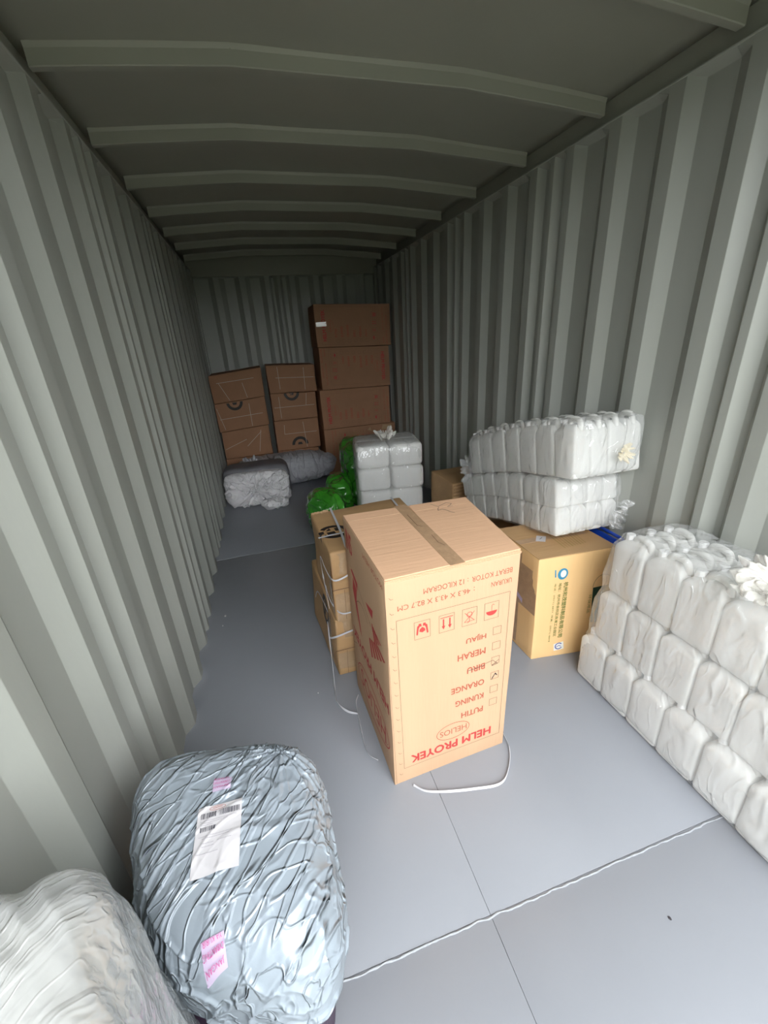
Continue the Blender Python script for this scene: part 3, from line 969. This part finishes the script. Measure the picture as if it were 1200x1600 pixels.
polys('printed_arc', cd, ring(.396, .228, .060, .072, .0025, 20, math.pi, 1.75 * math.pi), M['line'], china)
polys('badge', cd, [[(.140, .570), (.198, .560), (.205, .612), (.145, .618)]], M['pwhite'], china)
polys('badge', cd, ring(.172, .588, .023, .023, .006, 24, .5, 5.6) + stroke([(.160, .592), (.172, .584), (.184, .590)], .004), M['navy'], china, .0014)
ct = Face(qc(0, 0, .001), qc(1, 0, .001), qc(0, 1, .001))
polys('paper_label', ct, [[(.088, .182), (.132, .157), (.172, .215), (.128, .240)]], M['paper'], china, .001)
polys('paper_label_ink', ct, stroke([(.122, .195), (.142, .208)], .004), M['ink'], china, .0016)
tx = []
for k in range(9):
    tx += stroke([(.19 + .017 * k, .065 + .002 * k), (.195 + .018 * k, .215 - .003 * k)], .0035 if k % 3 else .006)
polys('printed_lines', ct, tx, mat('faded_green_print', (.36, .26, .09), .7), china, .0008)

# blue tray standing on edge between that carton and the wall
tray = thing('plastic_tray', 'blue plastic tray standing on edge between the ochre carton and the wall', 'tray', (2.30, 1.75, 0))
part(box('tray_panel', 2.292, 2.300, 1.57, 1.93, .0, .665, M['blue'], bevel=.002), tray)
v, f = tube_data(smooth_path([(2.298, 1.545, .0), (2.298, 1.55, .6), (2.298, 1.565, .672), (2.298, 1.60, .682), (2.298, 1.90, .682), (2.298, 1.945, .66), (2.298, 1.95, .0)], 5), .010, 8, .8)
part(mesh('rim', v, f, M['blue'], None, 60), tray)

# ------------------------------------------------------------------ plain cartons behind
sup_c = thing('carton', 'dark brown carton propping the far end of the bagged jerrycans', 'box', (2.04, 2.32, 0))
part(hexa('body', boxverts(1.80, 2.29, 2.02, 2.64, 0, .40), M['brown'], None, .006, 2, 5, carton_noise(.005, 4, 7)), sup_c)
part(box('packing_tape', 1.797, 2.293, 2.30, 2.36, .397, .403, M['tape']), sup_c)
bb = thing('carton', 'brown carton with ribbed board edges by the right wall behind the jerrycan bags', 'box', (2.16, 3.2, 0))
part(hexa('body', [(1.985, 3.0, 0), (2.33, 3.0, 0), (2.33, 3.42, 0), (1.965, 3.42, 0), (1.99, 3.0, .585), (2.33, 3.0, .585), (2.33, 3.42, .585), (1.97, 3.42, .585)], M['brown'], None, .010, 3, 5, carton_noise(.005, 4, 9)), bb)
for k in range(11):
    part(box('board_edge', 1.995, 2.32, 2.990, 2.999, .26 + .029 * k, .272 + .029 * k, M['edge'], bevel=.002), bb)

# ------------------------------------------------------------------ jerrycans
def can_meshes(a, b, h, hb):
    """rounded rectangular can body (half width a along x, b along y), arched grip along y, screw cap"""
    bm = bmesh.new()
    N = 28
    prof = [(0.0, .86), (.003, .94), (.009, .985), (.018, 1.0), (hb * .30, .992), (hb * .5, .985), (hb * .7, .992), (hb - .022, 1.0), (hb - .010, .965), (hb + .004, .84), (hb + .018, .62), (hb + .024, .36)]
    rings = []
    for z, s in prof:
        r = []
        for k in range(N):
            t = 2 * math.pi * k / N
            c, s_ = math.cos(t), math.sin(t)
            e = 2 / 9.0
            x = a * s * math.copysign(abs(c) ** e, c)
            y = b * s * math.copysign(abs(s_) ** e, s_)
            r.append(bm.verts.new((x, y, z)))
        rings.append(r)
    for i in range(len(rings) - 1):
        for k in range(N):
            bm.faces.new((rings[i][k], rings[i][(k + 1) % N], rings[i + 1][(k + 1) % N], rings[i + 1][k]))
    bm.faces.new(rings[0][::-1])
    bm.faces.new(rings[-1])
    body = bpy.data.meshes.new('can_body')
    bm.to_mesh(body)
    bm.free()
    body.materials.append(M['can'])
    body.polygons.foreach_set('use_smooth', [True] * len(body.polygons))
    pts = smooth_path([(0, -b * .82, hb - .004), (0, -b * .72, h - .014), (0, -b * .35, h - .002), (0, b * .05, h - .008), (0, b * .22, hb + .008)], 5)
    v, f = tube_data(pts, .0165 * (a / .055), 10, .8)
    grip = bpy.data.meshes.new('can_grip')
    grip.from_pydata([tuple(q) for q in v], [], f)
    grip.materials.append(M['can'])
    grip.polygons.foreach_set('use_smooth', [True] * len(grip.polygons))
    R = .020 * (a / .055)
    v, f = [], []
    pr = [(hb + .006, R * .85), (hb + .012, R * .85), (hb + .012, R), (h - .008, R), (h - .004, R * .9), (h - .004, R * .1)]
    for z, r in pr:
        for k in range(16):
            rr = r * (1.0 if k % 2 else .96)
            v.append((rr * math.cos(k * math.pi / 8), b * .58 + rr * math.sin(k * math.pi / 8), z))
    for i in range(len(pr) - 1):
        for k in range(16):
            f.append((i * 16 + k, i * 16 + (k + 1) % 16, (i + 1) * 16 + (k + 1) % 16, (i + 1) * 16 + k))
    f.append(tuple((len(pr) - 1) * 16 + k for k in range(16)))
    cap = bpy.data.meshes.new('can_cap')
    cap.from_pydata(v, [], f)
    cap.materials.append(M['cap'])
    return body, grip, cap

def place_can(ms, loc, rot, label, group, parts=True, scale=(1, 1, 1)):
    """rot: Euler; a thing of body (the root mesh), grip and cap"""
    o = bpy.data.objects.new('jerrycan', ms[0])
    COL.objects.link(o)
    o.location = loc
    o.rotation_euler = rot
    o.scale = scale
    tag(o, label, 'jerrycan', group)
    if parts:
        for nm, me in (('grip', ms[1]), ('screw_cap', ms[2])):
            c = bpy.data.objects.new(nm, me)
            COL.objects.link(c)
            c.parent = o
    return o

cm_big = can_meshes(.0530, .0825, .300, .252)
NX, NY, NZ = 3, 7, 3
PX, PY, PZ = .107, .166, .283
layer_word = ['bottom', 'middle', 'top']
row_word = ['front', 'centre', 'wall-side']
place_word = ['farthest from doors', 'second from far end', 'third from far end', 'middle of row', 'fifth from far end', 'sixth from far end', 'nearest the doors']
for l in range(NZ):
    for i in range(NX):
        for j in range(NY):
            if l < 2 and i > 0 and j > 0:
                continue        # enclosed by their neighbours, seen by nobody
            x = 2.040 + i * PX + (0, .026, .034)[l] + random.uniform(-.002, .002)
            y = 1.342 - j * PY + random.uniform(-.004, .004) - (0, .050, .072)[l]
            z = l * PZ + .004
            place_can(cm_big, (x, y, z), (0, random.uniform(-.012, .012) - .012 * (2 - l), random.uniform(-.03, .03)),
                      f'white jerrycan, {layer_word[l]} layer, {row_word[i]} row, {place_word[j]}, big right-wall bag', 'jerrycans in the big three-layer bag by the right wall')

def seam_dents(sx, sy, sz, x0, y0, z0, amp, seed):
    """film drawn in between cans and wrinkled"""
    def d(o, q, n):
        k = 0.0
        if abs(n.x) > .6:
            k = -amp * (abs(math.cos(math.pi * (o.y - y0) / sy)) ** 8) * .5 - amp * .8 * (abs(math.cos(math.pi * (o.z - z0) / sz)) ** 10)
        elif abs(n.y) > .6:
            k = -amp * .5 * (abs(math.cos(math.pi * (o.x - x0) / sx)) ** 8) - amp * .8 * (abs(math.cos(math.pi * (o.z - z0) / sz)) ** 10)
        w = .010 * noise.noise(o * 5 + Vector((seed, 0, 0))) + .006 * (fold(Vector((o.x * 1.0, o.y * 2.2 + o.z * 1.2, o.z * .7 + seed)), 9) - .4)
        return k + max(-.002, w) + .002
    return d
bag = thing('plastic_bag', 'large clear plastic bag round the three-layer stack of white jerrycans by the right wall', 'bag', (2.17, .8, 0))
blob('bag_film', [(1.966, .200), (2.342, .200), (2.342, 1.455), (1.966, 1.455)], .002, .895, M['film'], bag, 64, 12, 12, seam_dents(PX, PY, PZ, 1.99, 1.428, 0.0, .012, 3),
     warp=lambda co, q: co + Vector((.040 * (co.z / .9) * (1 - (q.x + 1) / 2), -.088 * (co.z / .9) * (q.y + 1) / 2, 0)))
gathered('tied_mouth', (2.05, .73, .90), (-.35, .0, 1), .10, M['film_tie'], bag, seed=2, ruff=.38, lift=.7)
gathered('tied_mouth', (2.03, .73, .95), (-.5, .15, .8), .075, M['film_tie'], bag, seed=5, ruff=.5, lift=.9, lobes=7)

# two bags of jerrycans lying one on the other across the cartons
def sag(y):
    """underside height of the lower bag along the container"""
    t = max(0.0, min(1.05, (y - 1.80) / .85))
    return .675 + .045 * max(0, (1.85 - y) / .25) - .235 * t ** 1.35
def sag_angle(y):
    return math.atan2(sag(y + .05) - sag(y - .05), .1)
cm_small = can_meshes(.049, .072, .152, .138)
cm_mid = can_meshes(.0495, .0735, .288, .236)
ord_w = ['first', 'second', 'third', 'fourth', 'fifth', 'sixth', 'seventh']
for l in range(2):
    for i in range(4):
        for j in range(7):
            if l == 0 and 0 < i < 3 and 0 < j < 6:
                continue
            y = 1.735 + j * .145
            x = 2.005 + i * .0985 - .0 * j
            a = sag_angle(y)
            nrm = Vector((0, -math.sin(a), math.cos(a)))
            p = Vector((x, y, sag(y) + .006)) + nrm * (.152 * l)
            place_can(cm_small, p, (a, 0, random.uniform(-.03, .03)),
                      f'small white can, lower mid-wall bag, {["lower", "upper"][l]} tier, {ord_w[i]} from aisle, {ord_w[j]} from near end', 'small cans in the lower bag on the ochre carton', parts=(l == 1))
up_base = lambda y: sag(y) + .325
for i in range(4):
    for j in range(7):
        y = 1.665 + j * .148
        x = 2.008 + i * .1
        a = sag_angle(y) * .85
        p = Vector((x, y, up_base(y) + .008))
        place_can(cm_mid, p, (a, 0, random.uniform(-.03, .03)),
                  f'white jerrycan, upper mid-wall bag, {ord_w[i]} column from aisle, {ord_w[j]} from near end', 'jerrycans in the upper bag with the tied end')
def bagdisp(seed, n_x=.1, n_y=.147):
    def d(o, q, n):
        k = 0
        if abs(n.x) > .6:
            k = -.007 * abs(math.cos(math.pi * (o.y - 1.735) / n_y)) ** 6
        elif abs(n.y) > .6:
            k = -.006 * abs(math.cos(math.pi * (o.x - 2.0) / n_x)) ** 6
        return k + .007 * noise.noise(o * 7 + Vector((seed, 1, 2))) + .007 * (fold(Vector((o.x * 2.5, o.y * 2.5 + o.z * 1.2, o.z * .8 + seed)), 8) - .35)
    return d
lowbag = thing('plastic_bag', 'lower of two clear bags of white cans, draped over the ochre carton', 'bag', (2.15, 2.1, .66))
blob('bag_film', [(1.934, 1.640), (2.348, 1.640), (2.345, 2.72), (1.934, 2.72)], -.004, .322, M['film'], lowbag, 44, 9, 9, bagdisp(1), warp=lambda co, q: Vector((co.x, co.y, co.z + sag(co.y) - .001)))
gathered('loose_film_end', (2.30, 1.66, .80), (.35, -1, -.25), .085, M['film'], lowbag, seed=4, ruff=.45, lift=.55, lobes=7)
upbag = thing('plastic_bag', 'upper clear bag of white jerrycans with a yellowish tied end facing the doors', 'bag', (2.15, 2.1, .98))
blob('bag_film', [(1.936, 1.562), (2.348, 1.562), (2.345, 2.70), (1.938, 2.70)], -.002, .304, M['film'], upbag, 44, 9, 9, bagdisp(8), warp=lambda co, q: Vector((co.x, co.y, co.z + up_base(co.y))))
gathered('tied_mouth', (2.19, 1.552, 1.17), (0, -1, .05), .042, mat('yellowish_gathered_film', (.90, .84, .70), .22, trans=.3, bump=.3), upbag, seed=1, ruff=.45, lift=.5, lobes=9)
gathered('loose_film_end', (1.99, 2.655, .80), (-.5, 1, -.2), .09, M['film'], upbag, seed=6, ruff=.45, lift=.6, lobes=6)

# ------------------------------------------------------------------ white pack, green bundles, sacks
wp = thing('plastic_bag', 'clear bag of white square canisters with a tied top, behind the tall carton', 'bag', (1.63, 3.75, 0))
blob('bag_film', [(1.30, 3.52), (1.90, 3.44), (1.99, 3.96), (1.38, 4.02)], .003, .865, M['film'], wp, 36, 10, 10,
     lambda o, q, n: .010 * noise.noise(o * 6) + .006 * (fold(Vector((o.x * 2, o.y, o.z)), 8) - .4) + .004)
gathered('tied_mouth', (1.62, 3.66, .875), (0, -.1, 1), .085, M['film_tie'], wp, seed=2, ruff=.5, lift=.5, lobes=8)
cq = grid_sphere(8)
def canister_mesh():
    v = []
    for p in cq[0]:
        r = (abs(p.x) ** 9 + abs(p.y) ** 9 + abs(p.z) ** 9) ** (1 / 9)
        k = p / r
        v.append((k.x * .148, k.y * .125, .105 + k.z * .104))
    me = bpy.data.meshes.new('canister')
    me.from_pydata(v, [], [tuple(f) for f in cq[1]])
    me.materials.append(M['can'])
    me.polygons.foreach_set('use_smooth', [True] * len(me.polygons))
    return me
cme = canister_mesh()
e1 = Vector((.60, -.08, 0)).normalized()
e2 = Vector((.085, .51, 0)).normalized()
for l in range(4):
    for i in range(2):
        for j in range(2):
            p = Vector((1.30, 3.52, .004 + .213 * l)) + e1 * (.158 + .300 * i) + e2 * (.135 + .252 * j)
            p += Vector((random.uniform(-.006, .006), random.uniform(-.006, .006), 0))
            o = bpy.data.objects.new('canister', cme)
            COL.objects.link(o)
            o.location = p
            o.rotation_euler = (0, 0, -.13 + random.uniform(-.02, .02))
            tag(o, f'white square canister, {["lowest", "second", "third", "top"][l]} layer, {["left", "right"][i]} {["front", "rear"][j]}, tied bag behind tall carton', 'canister', 'white canisters in the tied bag')

wr = lambda amp, s, seed: (lambda o, q, n: amp * (fold(Vector((o.x, o.y, o.z * 1.4 + seed)), s) - .45) + amp * .8 * noise.noise(o * s * .6 + Vector((0, seed, 0))))
g1 = blob('wrapped_bundle', [(1.34, 4.20), (2.13, 4.12), (2.13, 4.60), (1.34, 4.65)], .002, .72, M['green'], None, 44, 7, 7, wr(.024, 6, 1))
tag(g1, 'tall bright green plastic-wrapped bundle behind the bag of white canisters', 'bundle')
g2 = thing('wrapped_bundle', 'round green plastic-wrapped bundle on the floor left of the white canister bag', 'bundle', (1.04, 3.85, 0))
blob('wrap', [(.82, 3.55), (1.18, 3.52), (1.24, 3.98), (.86, 4.0)], .001, .42, M['green'], g2, 44, 2.8, 2.8, wr(.018, 8, 4))
v, f = [], []
for k in range(28):
    t = 2 * math.pi * k / 28
    for r_, y_ in ((.105, 0), (.112, .012)):
        v.append((1.10 + r_ * math.cos(t), 3.535 + y_ + .05 * (1 - math.sin(t)) * 0, .20 + r_ * .62 * math.sin(t)))
v.append((1.10, 3.53, .20))
for k in range(28):
    f += [(2 * k, 2 * ((k + 1) % 28), 2 * ((k + 1) % 28) + 1, 2 * k + 1), (2 * k, 56, 2 * ((k + 1) % 28))]
part(mesh('round_lid', v, f, M['lgreen'], None, 40), g2)
g3 = blob('wrapped_bundle', [(1.10, 4.02), (1.36, 4.02), (1.38, 4.42), (1.12, 4.45)], .001, .40, M['green'], None, 40, 3.2, 3.2, wr(.026, 8, 8))
tag(g3, 'dark green crumpled bundle between the round green one and the tall green one', 'bundle')

# long grey sack before the back cartons
def long_disp(o, q, n):
    e = abs(q.x) ** 4
    return .012 * (fold(Vector((o.x * 2.4, o.y * .8, o.z * .8)), 8) - .4) + .012 * noise.noise(o * 4) - .03 * e * fold(Vector((0, o.y * 3, o.z * 3)), 7)
ls = thing('plastic_sack', 'long grey plastic sack lying across the floor before the stacked cartons', 'sack', (.75, 5.45, 0))
blob('sack_body', [(.06, 5.24), (1.44, 5.30), (1.44, 5.72), (.06, 5.72)], .002, .40, M['sack'], ls, 48, 2.9, 2.5, long_disp)
gathered('gathered_end', (.36, 5.28, .33), (-.2, -.6, .8), .10, M['sack'], ls, seed=3, ruff=.4, lift=.5, lobes=7)
gathered('gathered_end', (.09, 5.30, .27), (-.2, -.6, .8), .07, M['sack'], ls, seed=8, ruff=.4, lift=.5, lobes=7)
# pale sack with a knotted mouth
ws = thing('plastic_sack', 'pale grey sack with a knotted gathered mouth against the left wall', 'sack', (.40, 4.95, 0))
KX, KZ = .37, .19
def wsd(o, q, n):
    if n.y < -.3:
        dx, dz = o.x - KX, o.z - KZ
        rr = math.hypot(dx, dz)
        a = math.atan2(dz, dx)
        return .022 * (1 - abs(noise.noise(Vector((math.cos(a) * 4.5, math.sin(a) * 4.5, rr * 1.2)))) * 3) * min(1, rr / .08) - .05 * max(0, 1 - rr / .16)
    return .006 * noise.noise(o * 9)
blob('sack_body', [(.03, 4.76), (.75, 4.70), (.76, 5.18), (.04, 5.18)], .002, .40, M['wsack'], ws, 90, 6, 5, wsd)
gathered('knot', (KX, 4.72, KZ), (.2, -1, -.1), .05, M['wsack'], ws, seed=1, ruff=.5, lift=.6, lobes=6)
blob('knotted_tail', [(.40, 4.56), (.70, 4.52), (.72, 4.66), (.42, 4.68)], .004, .13, M['wsack'], ws, 24, 2.4, 2.4, wr(.018, 12, 3))
dark = blob('sack_panel', [(.02, 4.86), (.775, 4.82), (.78, 5.20), (.03, 5.20)], .01, .445, mat('dark_grey_sack_cloth', (.16, .155, .17), .5, bump=.3, bscale=20), ws, 26, 6, 5, wr(.006, 6, 2))

# ------------------------------------------------------------------ cartons at the back
def tilt_box(x0, x1, y0, y1, zl0, zr0, zl1, zr1):
    return [(x0, y0, zl0), (x1, y0, zr0), (x1, y1, zr0), (x0, y1, zl0), (x0, y0, zl1), (x1, y0, zr1), (x1, y1, zr1), (x0, y1, zl1)]
tape_w = mat('shiny_white_tape_edge', (.62, .55, .46), .15, spec=1.0)
def rear_carton(c8, label, tape_lines, logo=None, seed=0):
    c = [Vector(v) for v in c8]
    t = thing('carton', label, 'box', ((c[0].x + c[1].x) / 2, (c[0].y + c[2].y) / 2, min(c[0].z, c[1].z)), 'round-emblem cartons in two columns at the back wall')
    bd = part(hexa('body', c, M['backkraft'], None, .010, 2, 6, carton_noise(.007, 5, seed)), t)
    fr = Wrap(Face(c[0], c[1], c[4]), bd)
    for ln in tape_lines:
        polys('tape_edge', fr, stroke(ln, .0055), tape_w, t, .002)
    if logo:
        logo_on(fr, logo[0], logo[1], logo[2], t, logo[3])
    return t
YL = 5.78
UPH, DNH = (0, math.pi), (math.pi, 2 * math.pi)
colA = [(.02, .64, 0.0, 0.0, .345, .355), (.03, .635, .345, .355, .70, .745), (.015, .645, .70, .745, 1.06, 1.11), (.012, .65, 1.06, 1.11, 1.405, 1.465)]
colB = [(.70, 1.26, 0.0, 0.0, .37, .37), (.705, 1.29, .37, .37, .775, .775), (.715, 1.30, .775, .775, 1.13, 1.115), (.71, 1.325, 1.13, 1.115, 1.48, 1.455)]
lv = ['lowest', 'third from top', 'second from top', 'topmost']
tA = {1: ([[(.02, .13), (.30, .23)], [(.44, .05), (.50, .33)], [(.30, .14), (.50, .31)]], None), 2: ([[(.08, .03), (.04, .30)], [(.05, .16), (.58, .16)], [(.42, .02), (.44, .3)]], (.27, .345, .10, DNH)),
      3: ([[(.10, .24), (.55, .24)], [(.20, .02), (.12, .24)], [(.42, .02), (.40, .2)]], None), 0: ([], None)}
tB = {1: ([[(.12, .22), (.55, .22)], [(.12, .22), (.13, .34)], [(.40, .02), (.38, .36)]], (.31, .06, .11, UPH)), 2: ([[(.03, .17), (.55, .17)], [(.10, .03), (.10, .3)], [(.44, .17), (.46, .32)]], (.27, .345, .10, DNH)),
      3: ([[(.10, .19), (.60, .18)], [(.14, .05), (.13, .32)], [(.46, .03), (.46, .3)]], None), 0: ([], None)}
for k in range(4):
    a = colA[k]
    rear_carton(tilt_box(a[0], a[1], YL, YL + .46, a[2], a[3], a[4] - .004, a[5] - .004), f'brown taped carton, {lv[k]} of the leftmost stack at the back wall', *tA[k], seed=k)
    a = colB[k]
    rear_carton(tilt_box(a[0], a[1], YL, YL + .46, a[2], a[3], a[4] - .004, a[5] - .004), f'brown taped carton, {lv[k]} of the middle stack at the back wall', *tB[k], seed=k + 5)
YR_ = 5.60
hc = [(1.33, 2.33, 0.0, 0.0, .625, .63, 'lowest and widest', 1), (1.335, 2.27, .625, .63, 1.135, 1.125, 'third from top', 0), (1.375, 2.29, 1.135, 1.125, 1.65, 1.625, 'second from top', 1), (1.37, 2.325, 1.65, 1.625, 2.14, 2.115, 'topmost', 0)]
for i, (x0, x1, a, b, c_, d, w, flip) in enumerate(hc):
    cc = [Vector(v) for v in tilt_box(x0, x1, YR_, YR_ + .56, a, b, c_ - .006, d - .006)]
    t = thing('carton', f'large helmet carton on its side, {w} in the far right corner stack', 'box', ((x0 + x1) / 2, YR_ + .28, a), 'helmet cartons stacked in the far right corner')
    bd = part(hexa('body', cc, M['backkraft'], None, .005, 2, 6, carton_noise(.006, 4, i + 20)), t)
    o = Vector((0, -.006, 0))
    if flip == 0:       # sheet top to the left, reading upwards
        fr = Face(cc[0] + o, cc[4] + o, cc[1] + o)
        class Q:
            def __init__(s, c0, ex, ez, n):
                s.c0, s.ex, s.ez, s.n = c0, ex, ez, n
            def p(s, a_, b_, h=0.0):
                return s.c0 + s.ez * a_ + s.ex * (1.0 - b_) + s.n * h
        ex, ez = (cc[1] - cc[0]).normalized(), Vector((0, 0, 1))
        fr = Q(cc[0] + o + ex * -.02, ex, ez, Vector((0, -1, 0)))
    else:               # sheet top to the right, reading downwards
        class Q2:
            def __init__(s, c0, ex, ez, n):
                s.c0, s.ex, s.ez, s.n = c0, ex, ez, n
            def p(s, a_, b_, h=0.0):
                return s.c0 - s.ez * a_ - s.ex * (1.0 - b_) + s.n * h
        ex, ez = (cc[5] - cc[4]).normalized(), Vector((0, 0, 1))
        fr = Q2(cc[5] + o + ex * .03, ex, ez, Vector((0, -1, 0)))
    fr = Wrap(fr, bd)
    helmet_print(fr, t, .93, marks=False)
    if i == 3:
        fq = Wrap(Face(cc[0], cc[1], cc[4]), bd)
        polys('tape_patch', fq, [[(.0, .235), (.13, .24), (.125, .275), (.11, .265), (.13, .29), (.0, .285)]], tape_w, t, .003)
    if i == 0:
        fq = Wrap(Face(cc[0], cc[1], cc[4]), bd)
        for q_ in ([(.60, .56), (.66, .54), (.64, .60)], [(.80, .55), (.93, .54), (.95, .60), (.82, .61)]):
            polys('tape_patch', fq, [q_], M['cleartape'], t, .003)

# ------------------------------------------------------------------ silver mailer bundle in the foreground
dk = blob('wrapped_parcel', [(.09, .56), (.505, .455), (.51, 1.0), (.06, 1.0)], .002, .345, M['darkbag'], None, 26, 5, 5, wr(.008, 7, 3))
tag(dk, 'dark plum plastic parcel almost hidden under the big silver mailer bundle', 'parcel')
def mdisp(o, q, n):
    # creases run diagonally and swirl round a gathered point near the right side
    cx, cy = .47, .90
    dx, dy = o.x - cx, o.y - cy
    rr = math.hypot(dx, dy)
    a = math.atan2(dy, dx)
    g = math.exp(-(rr / .16) ** 2)
    diag = Vector((o.x * .74 - o.y * .67, o.x * .67 + o.y * .74, o.z))       # along / across
    rg = lambda v, k, e: max(0.0, 1 - abs(noise.noise(v)) * k) ** e
    wv = .9 * noise.noise(o * 4.5)
    f1 = rg(Vector((diag.x * 9 + wv * 1.6, diag.y * 2.6, o.z * 3)), 6, 1.6)
    f2 = rg(Vector((diag.x * 19 + wv * 2.5, diag.y * 5 + 9, o.z * 6 + 7)), 5, 1.5)
    f3 = rg(Vector((math.cos(a) * 4, math.sin(a) * 4, rr * 2.5)), 5, 1.5)
    f4 = rg(Vector((o.x * 11 + 30, o.y * 11 + wv, o.z * 11)), 6, 1.6)
    big = noise.noise(o * 3.2 + Vector((4, 1, 0)))
    side = 1 - max(0, n.z)
    far = max(0.0, min(1.0, (o.y - .86) * 5))
    return .010 * big + .0045 * f1 * (1 - g) * (1 - .6 * far) + .0020 * f2 * (1 - .5 * g) + .008 * f3 * g - .010 * g + (.002 + .005 * side + .003 * far) * f4
ml = thing('mailer_bundle', 'big wrinkled silver-blue poly mailer bundle with shipping label, left foreground', 'parcel', (.3, .78, .33))
mail = blob('mailer_skin', [(.15, .53), (.555, .385), (.578, .985), (.025, 1.04)], .335, .700, M['mailer'], ml, 170, 4.2, 3.0, mdisp)
bvh = BVHTree.FromPolygons([v.co[:] for v in mail.data.vertices], [tuple(p.vertices) for p in mail.data.polygons])
def on_mail(x, y, h=.0025):
    best = -1
    hit = bvh.ray_cast(Vector((x, y, 2)), Vector((0, 0, -1)))
    return Vector((x, y, (hit[0].z if hit[0] else .6) + h))
class Drape:
    """sheet coordinates laid on the mailer from above"""
    def __init__(s, O, X, Y, k=1.0):
        s.O, s.k = Vector(O), k
        s.x = (Vector(X) - s.O).normalized()
        d = Vector(Y) - s.O
        s.y = (d - s.x * d.dot(s.x)).normalized()
    def p(s, a, b, h=0.0):
        q = s.O + s.x * a * s.k + s.y * b * s.k
        # stiff paper: average the height round the point
        zs_ = [on_mail(q.x + dx, q.y + dy).z for dx in (-.012, 0, .012) for dy in (-.012, 0, .012)]
        return Vector((q.x, q.y, max(sum(zs_) / 9, on_mail(q.x, q.y).z) + h))
def sheet(name, dr, w, h, m, parent, n=16, lift=0.0):
    vs = [dr.p(w * i / n, h * j / n, lift) for j in range(n + 1) for i in range(n + 1)]
    fs = [(j * (n + 1) + i, j * (n + 1) + i + 1, (j + 1) * (n + 1) + i + 1, (j + 1) * (n + 1) + i) for j in range(n) for i in range(n)]
    return part(mesh(name, vs, fs, m, None, 180), parent)
LB = Drape((.262, .628), (.364, .624), (.254, .78), .865)
sheet('shipping_label', LB, .118, .172, M['paper'], ml, 40)
bars = []
random.seed(3)
def barcode(x0, x1, y0, y1, n):
    out, x = [], x0
    while x < x1:
        w = random.choice((.0008, .0012, .0018, .0026))
        for s_ in range(2):
            ya, yb = y0 + (y1 - y0) * s_ / 2, y0 + (y1 - y0) * (s_ + 1) / 2
            out.append([(x, ya), (x + w, ya), (x + w, yb), (x, yb)])
        x += w + random.choice((.0010, .0015, .0022))
    return out
polys('barcode', LB, barcode(.010, .050, .138, .153, 0) + barcode(.058, .112, .138, .153, 0), M['ink'], ml, .0018)
polys('barcode', LB, barcode(.012, .050, .104, .116, 0), M['ink'], ml, .0018)
tx = []
for y, x0, x1 in ((.131, .01, .10), (.126, .01, .08), (.121, .012, .045), (.092, .01, .09), (.086, .02, .085), (.074, .02, .05), (.066, .022, .045), (.074, .06, .095), (.050, .008, .06)):
    x = x0
    while x < x1:
        w = random.uniform(.003, .009)
        tx += stroke([(x, y), (x + w, y)], .0013)
        x += w + .002
polys('small_print', LB, tx, M['greyink'], ml, .0018)
polys('printed_emblem', LB, ring(.052, .162, .022, .006, .0012, 28) + stroke([(.040, .162), (.064, .163)], .0015), M['dred'], ml, .0018)
def sticker(O, X, Y, w, h, lines):
    dr = Drape(O, X, Y)
    sheet('sticker', dr, w, h, M['pinkpaper'], ml, 26)
    n = len(lines)
    for i, s_ in enumerate(lines):
        pad = w * (.05 + .03 * (i != 1))
        lettering(s_, dr, pad, h * (1 - (i + .82) / n), w - pad, h * .55 / n, M['pink'], ml, .0, h=.0075)
sticker((.334, .530), (.292, .528), (.332, .495), .046, .041, ['JANGAN', 'DIBANTING', 'YA KURIR'])
sticker((.341, .843), (.298, .845), (.339, .81), .044, .033, ['JANGAN', 'DIBANTING', 'YA KURIR'])

# foam and film wrapped bundle in the near left corner
def fdisp(o, q, n):
    diag = Vector((o.x * .7 - o.y * .7, o.x * .7 + o.y * .7, o.z))
    return .012 * noise.noise(o * 4) + .006 * (1 - abs(noise.noise(Vector((diag.x * 5, diag.y * 22, o.z * 6)))) * 3)
fm = thing('foam_bundle', 'white foam and clear film wrapped bundle in the near left corner beside the wall', 'parcel', (.15, .35, 0))
blob('foam_core', [(.010, .17), (.340, .17), (.215, .528), (.010, .525)], .002, 1.045, M['foam'], fm, 60, 5.0, 4.0, fdisp)
blob('film_overwrap', [(.006, .165), (.350, .165), (.224, .546), (.006, .545)], .001, 1.062, M['foamfilm'], fm, 60, 5.0, 4.0,
     lambda o, q, n: .010 * noise.noise(o * 5 + Vector((3, 3, 3))) + .008 * (1 - abs(noise.noise(Vector(((o.x - o.y) * 4, (o.x + o.y) * 16, o.z * 5)))) * 3))

# small litter on the floor
for i, (x, y, r_) in enumerate(((.10, 2.66, .012), (.09, 2.55, .006), (.62, 1.75, .005), (1.55, .46, .006))):
    vs = [(x + r_ * math.cos(t) * random.uniform(.5, 1), y + r_ * 1.2 * math.sin(t) * random.uniform(.5, 1), .0015 + .002 * (k % 2)) for k, t in enumerate([j * math.pi / 3 for j in range(6)])]
    vs2 = [(a, b, 0.0002) for a, b, c in vs]
    o = mesh('paper_scrap', vs + vs2, [(0, 1, 2, 3, 4, 5), (11, 10, 9, 8, 7, 6)] + [(k, 6 + k, 6 + (k + 1) % 6, (k + 1) % 6) for k in range(6)], M['paper'] if i < 3 else M['pen'])
    tag(o, ['torn white paper scrap on the floor by the left wall, the larger', 'tiny white scrap on the floor nearer than the larger one by the left wall', 'tiny pale scrap on the floor left of the hanging white band', 'small dark speck of dirt on the near floor plate at right'][i], 'scrap')
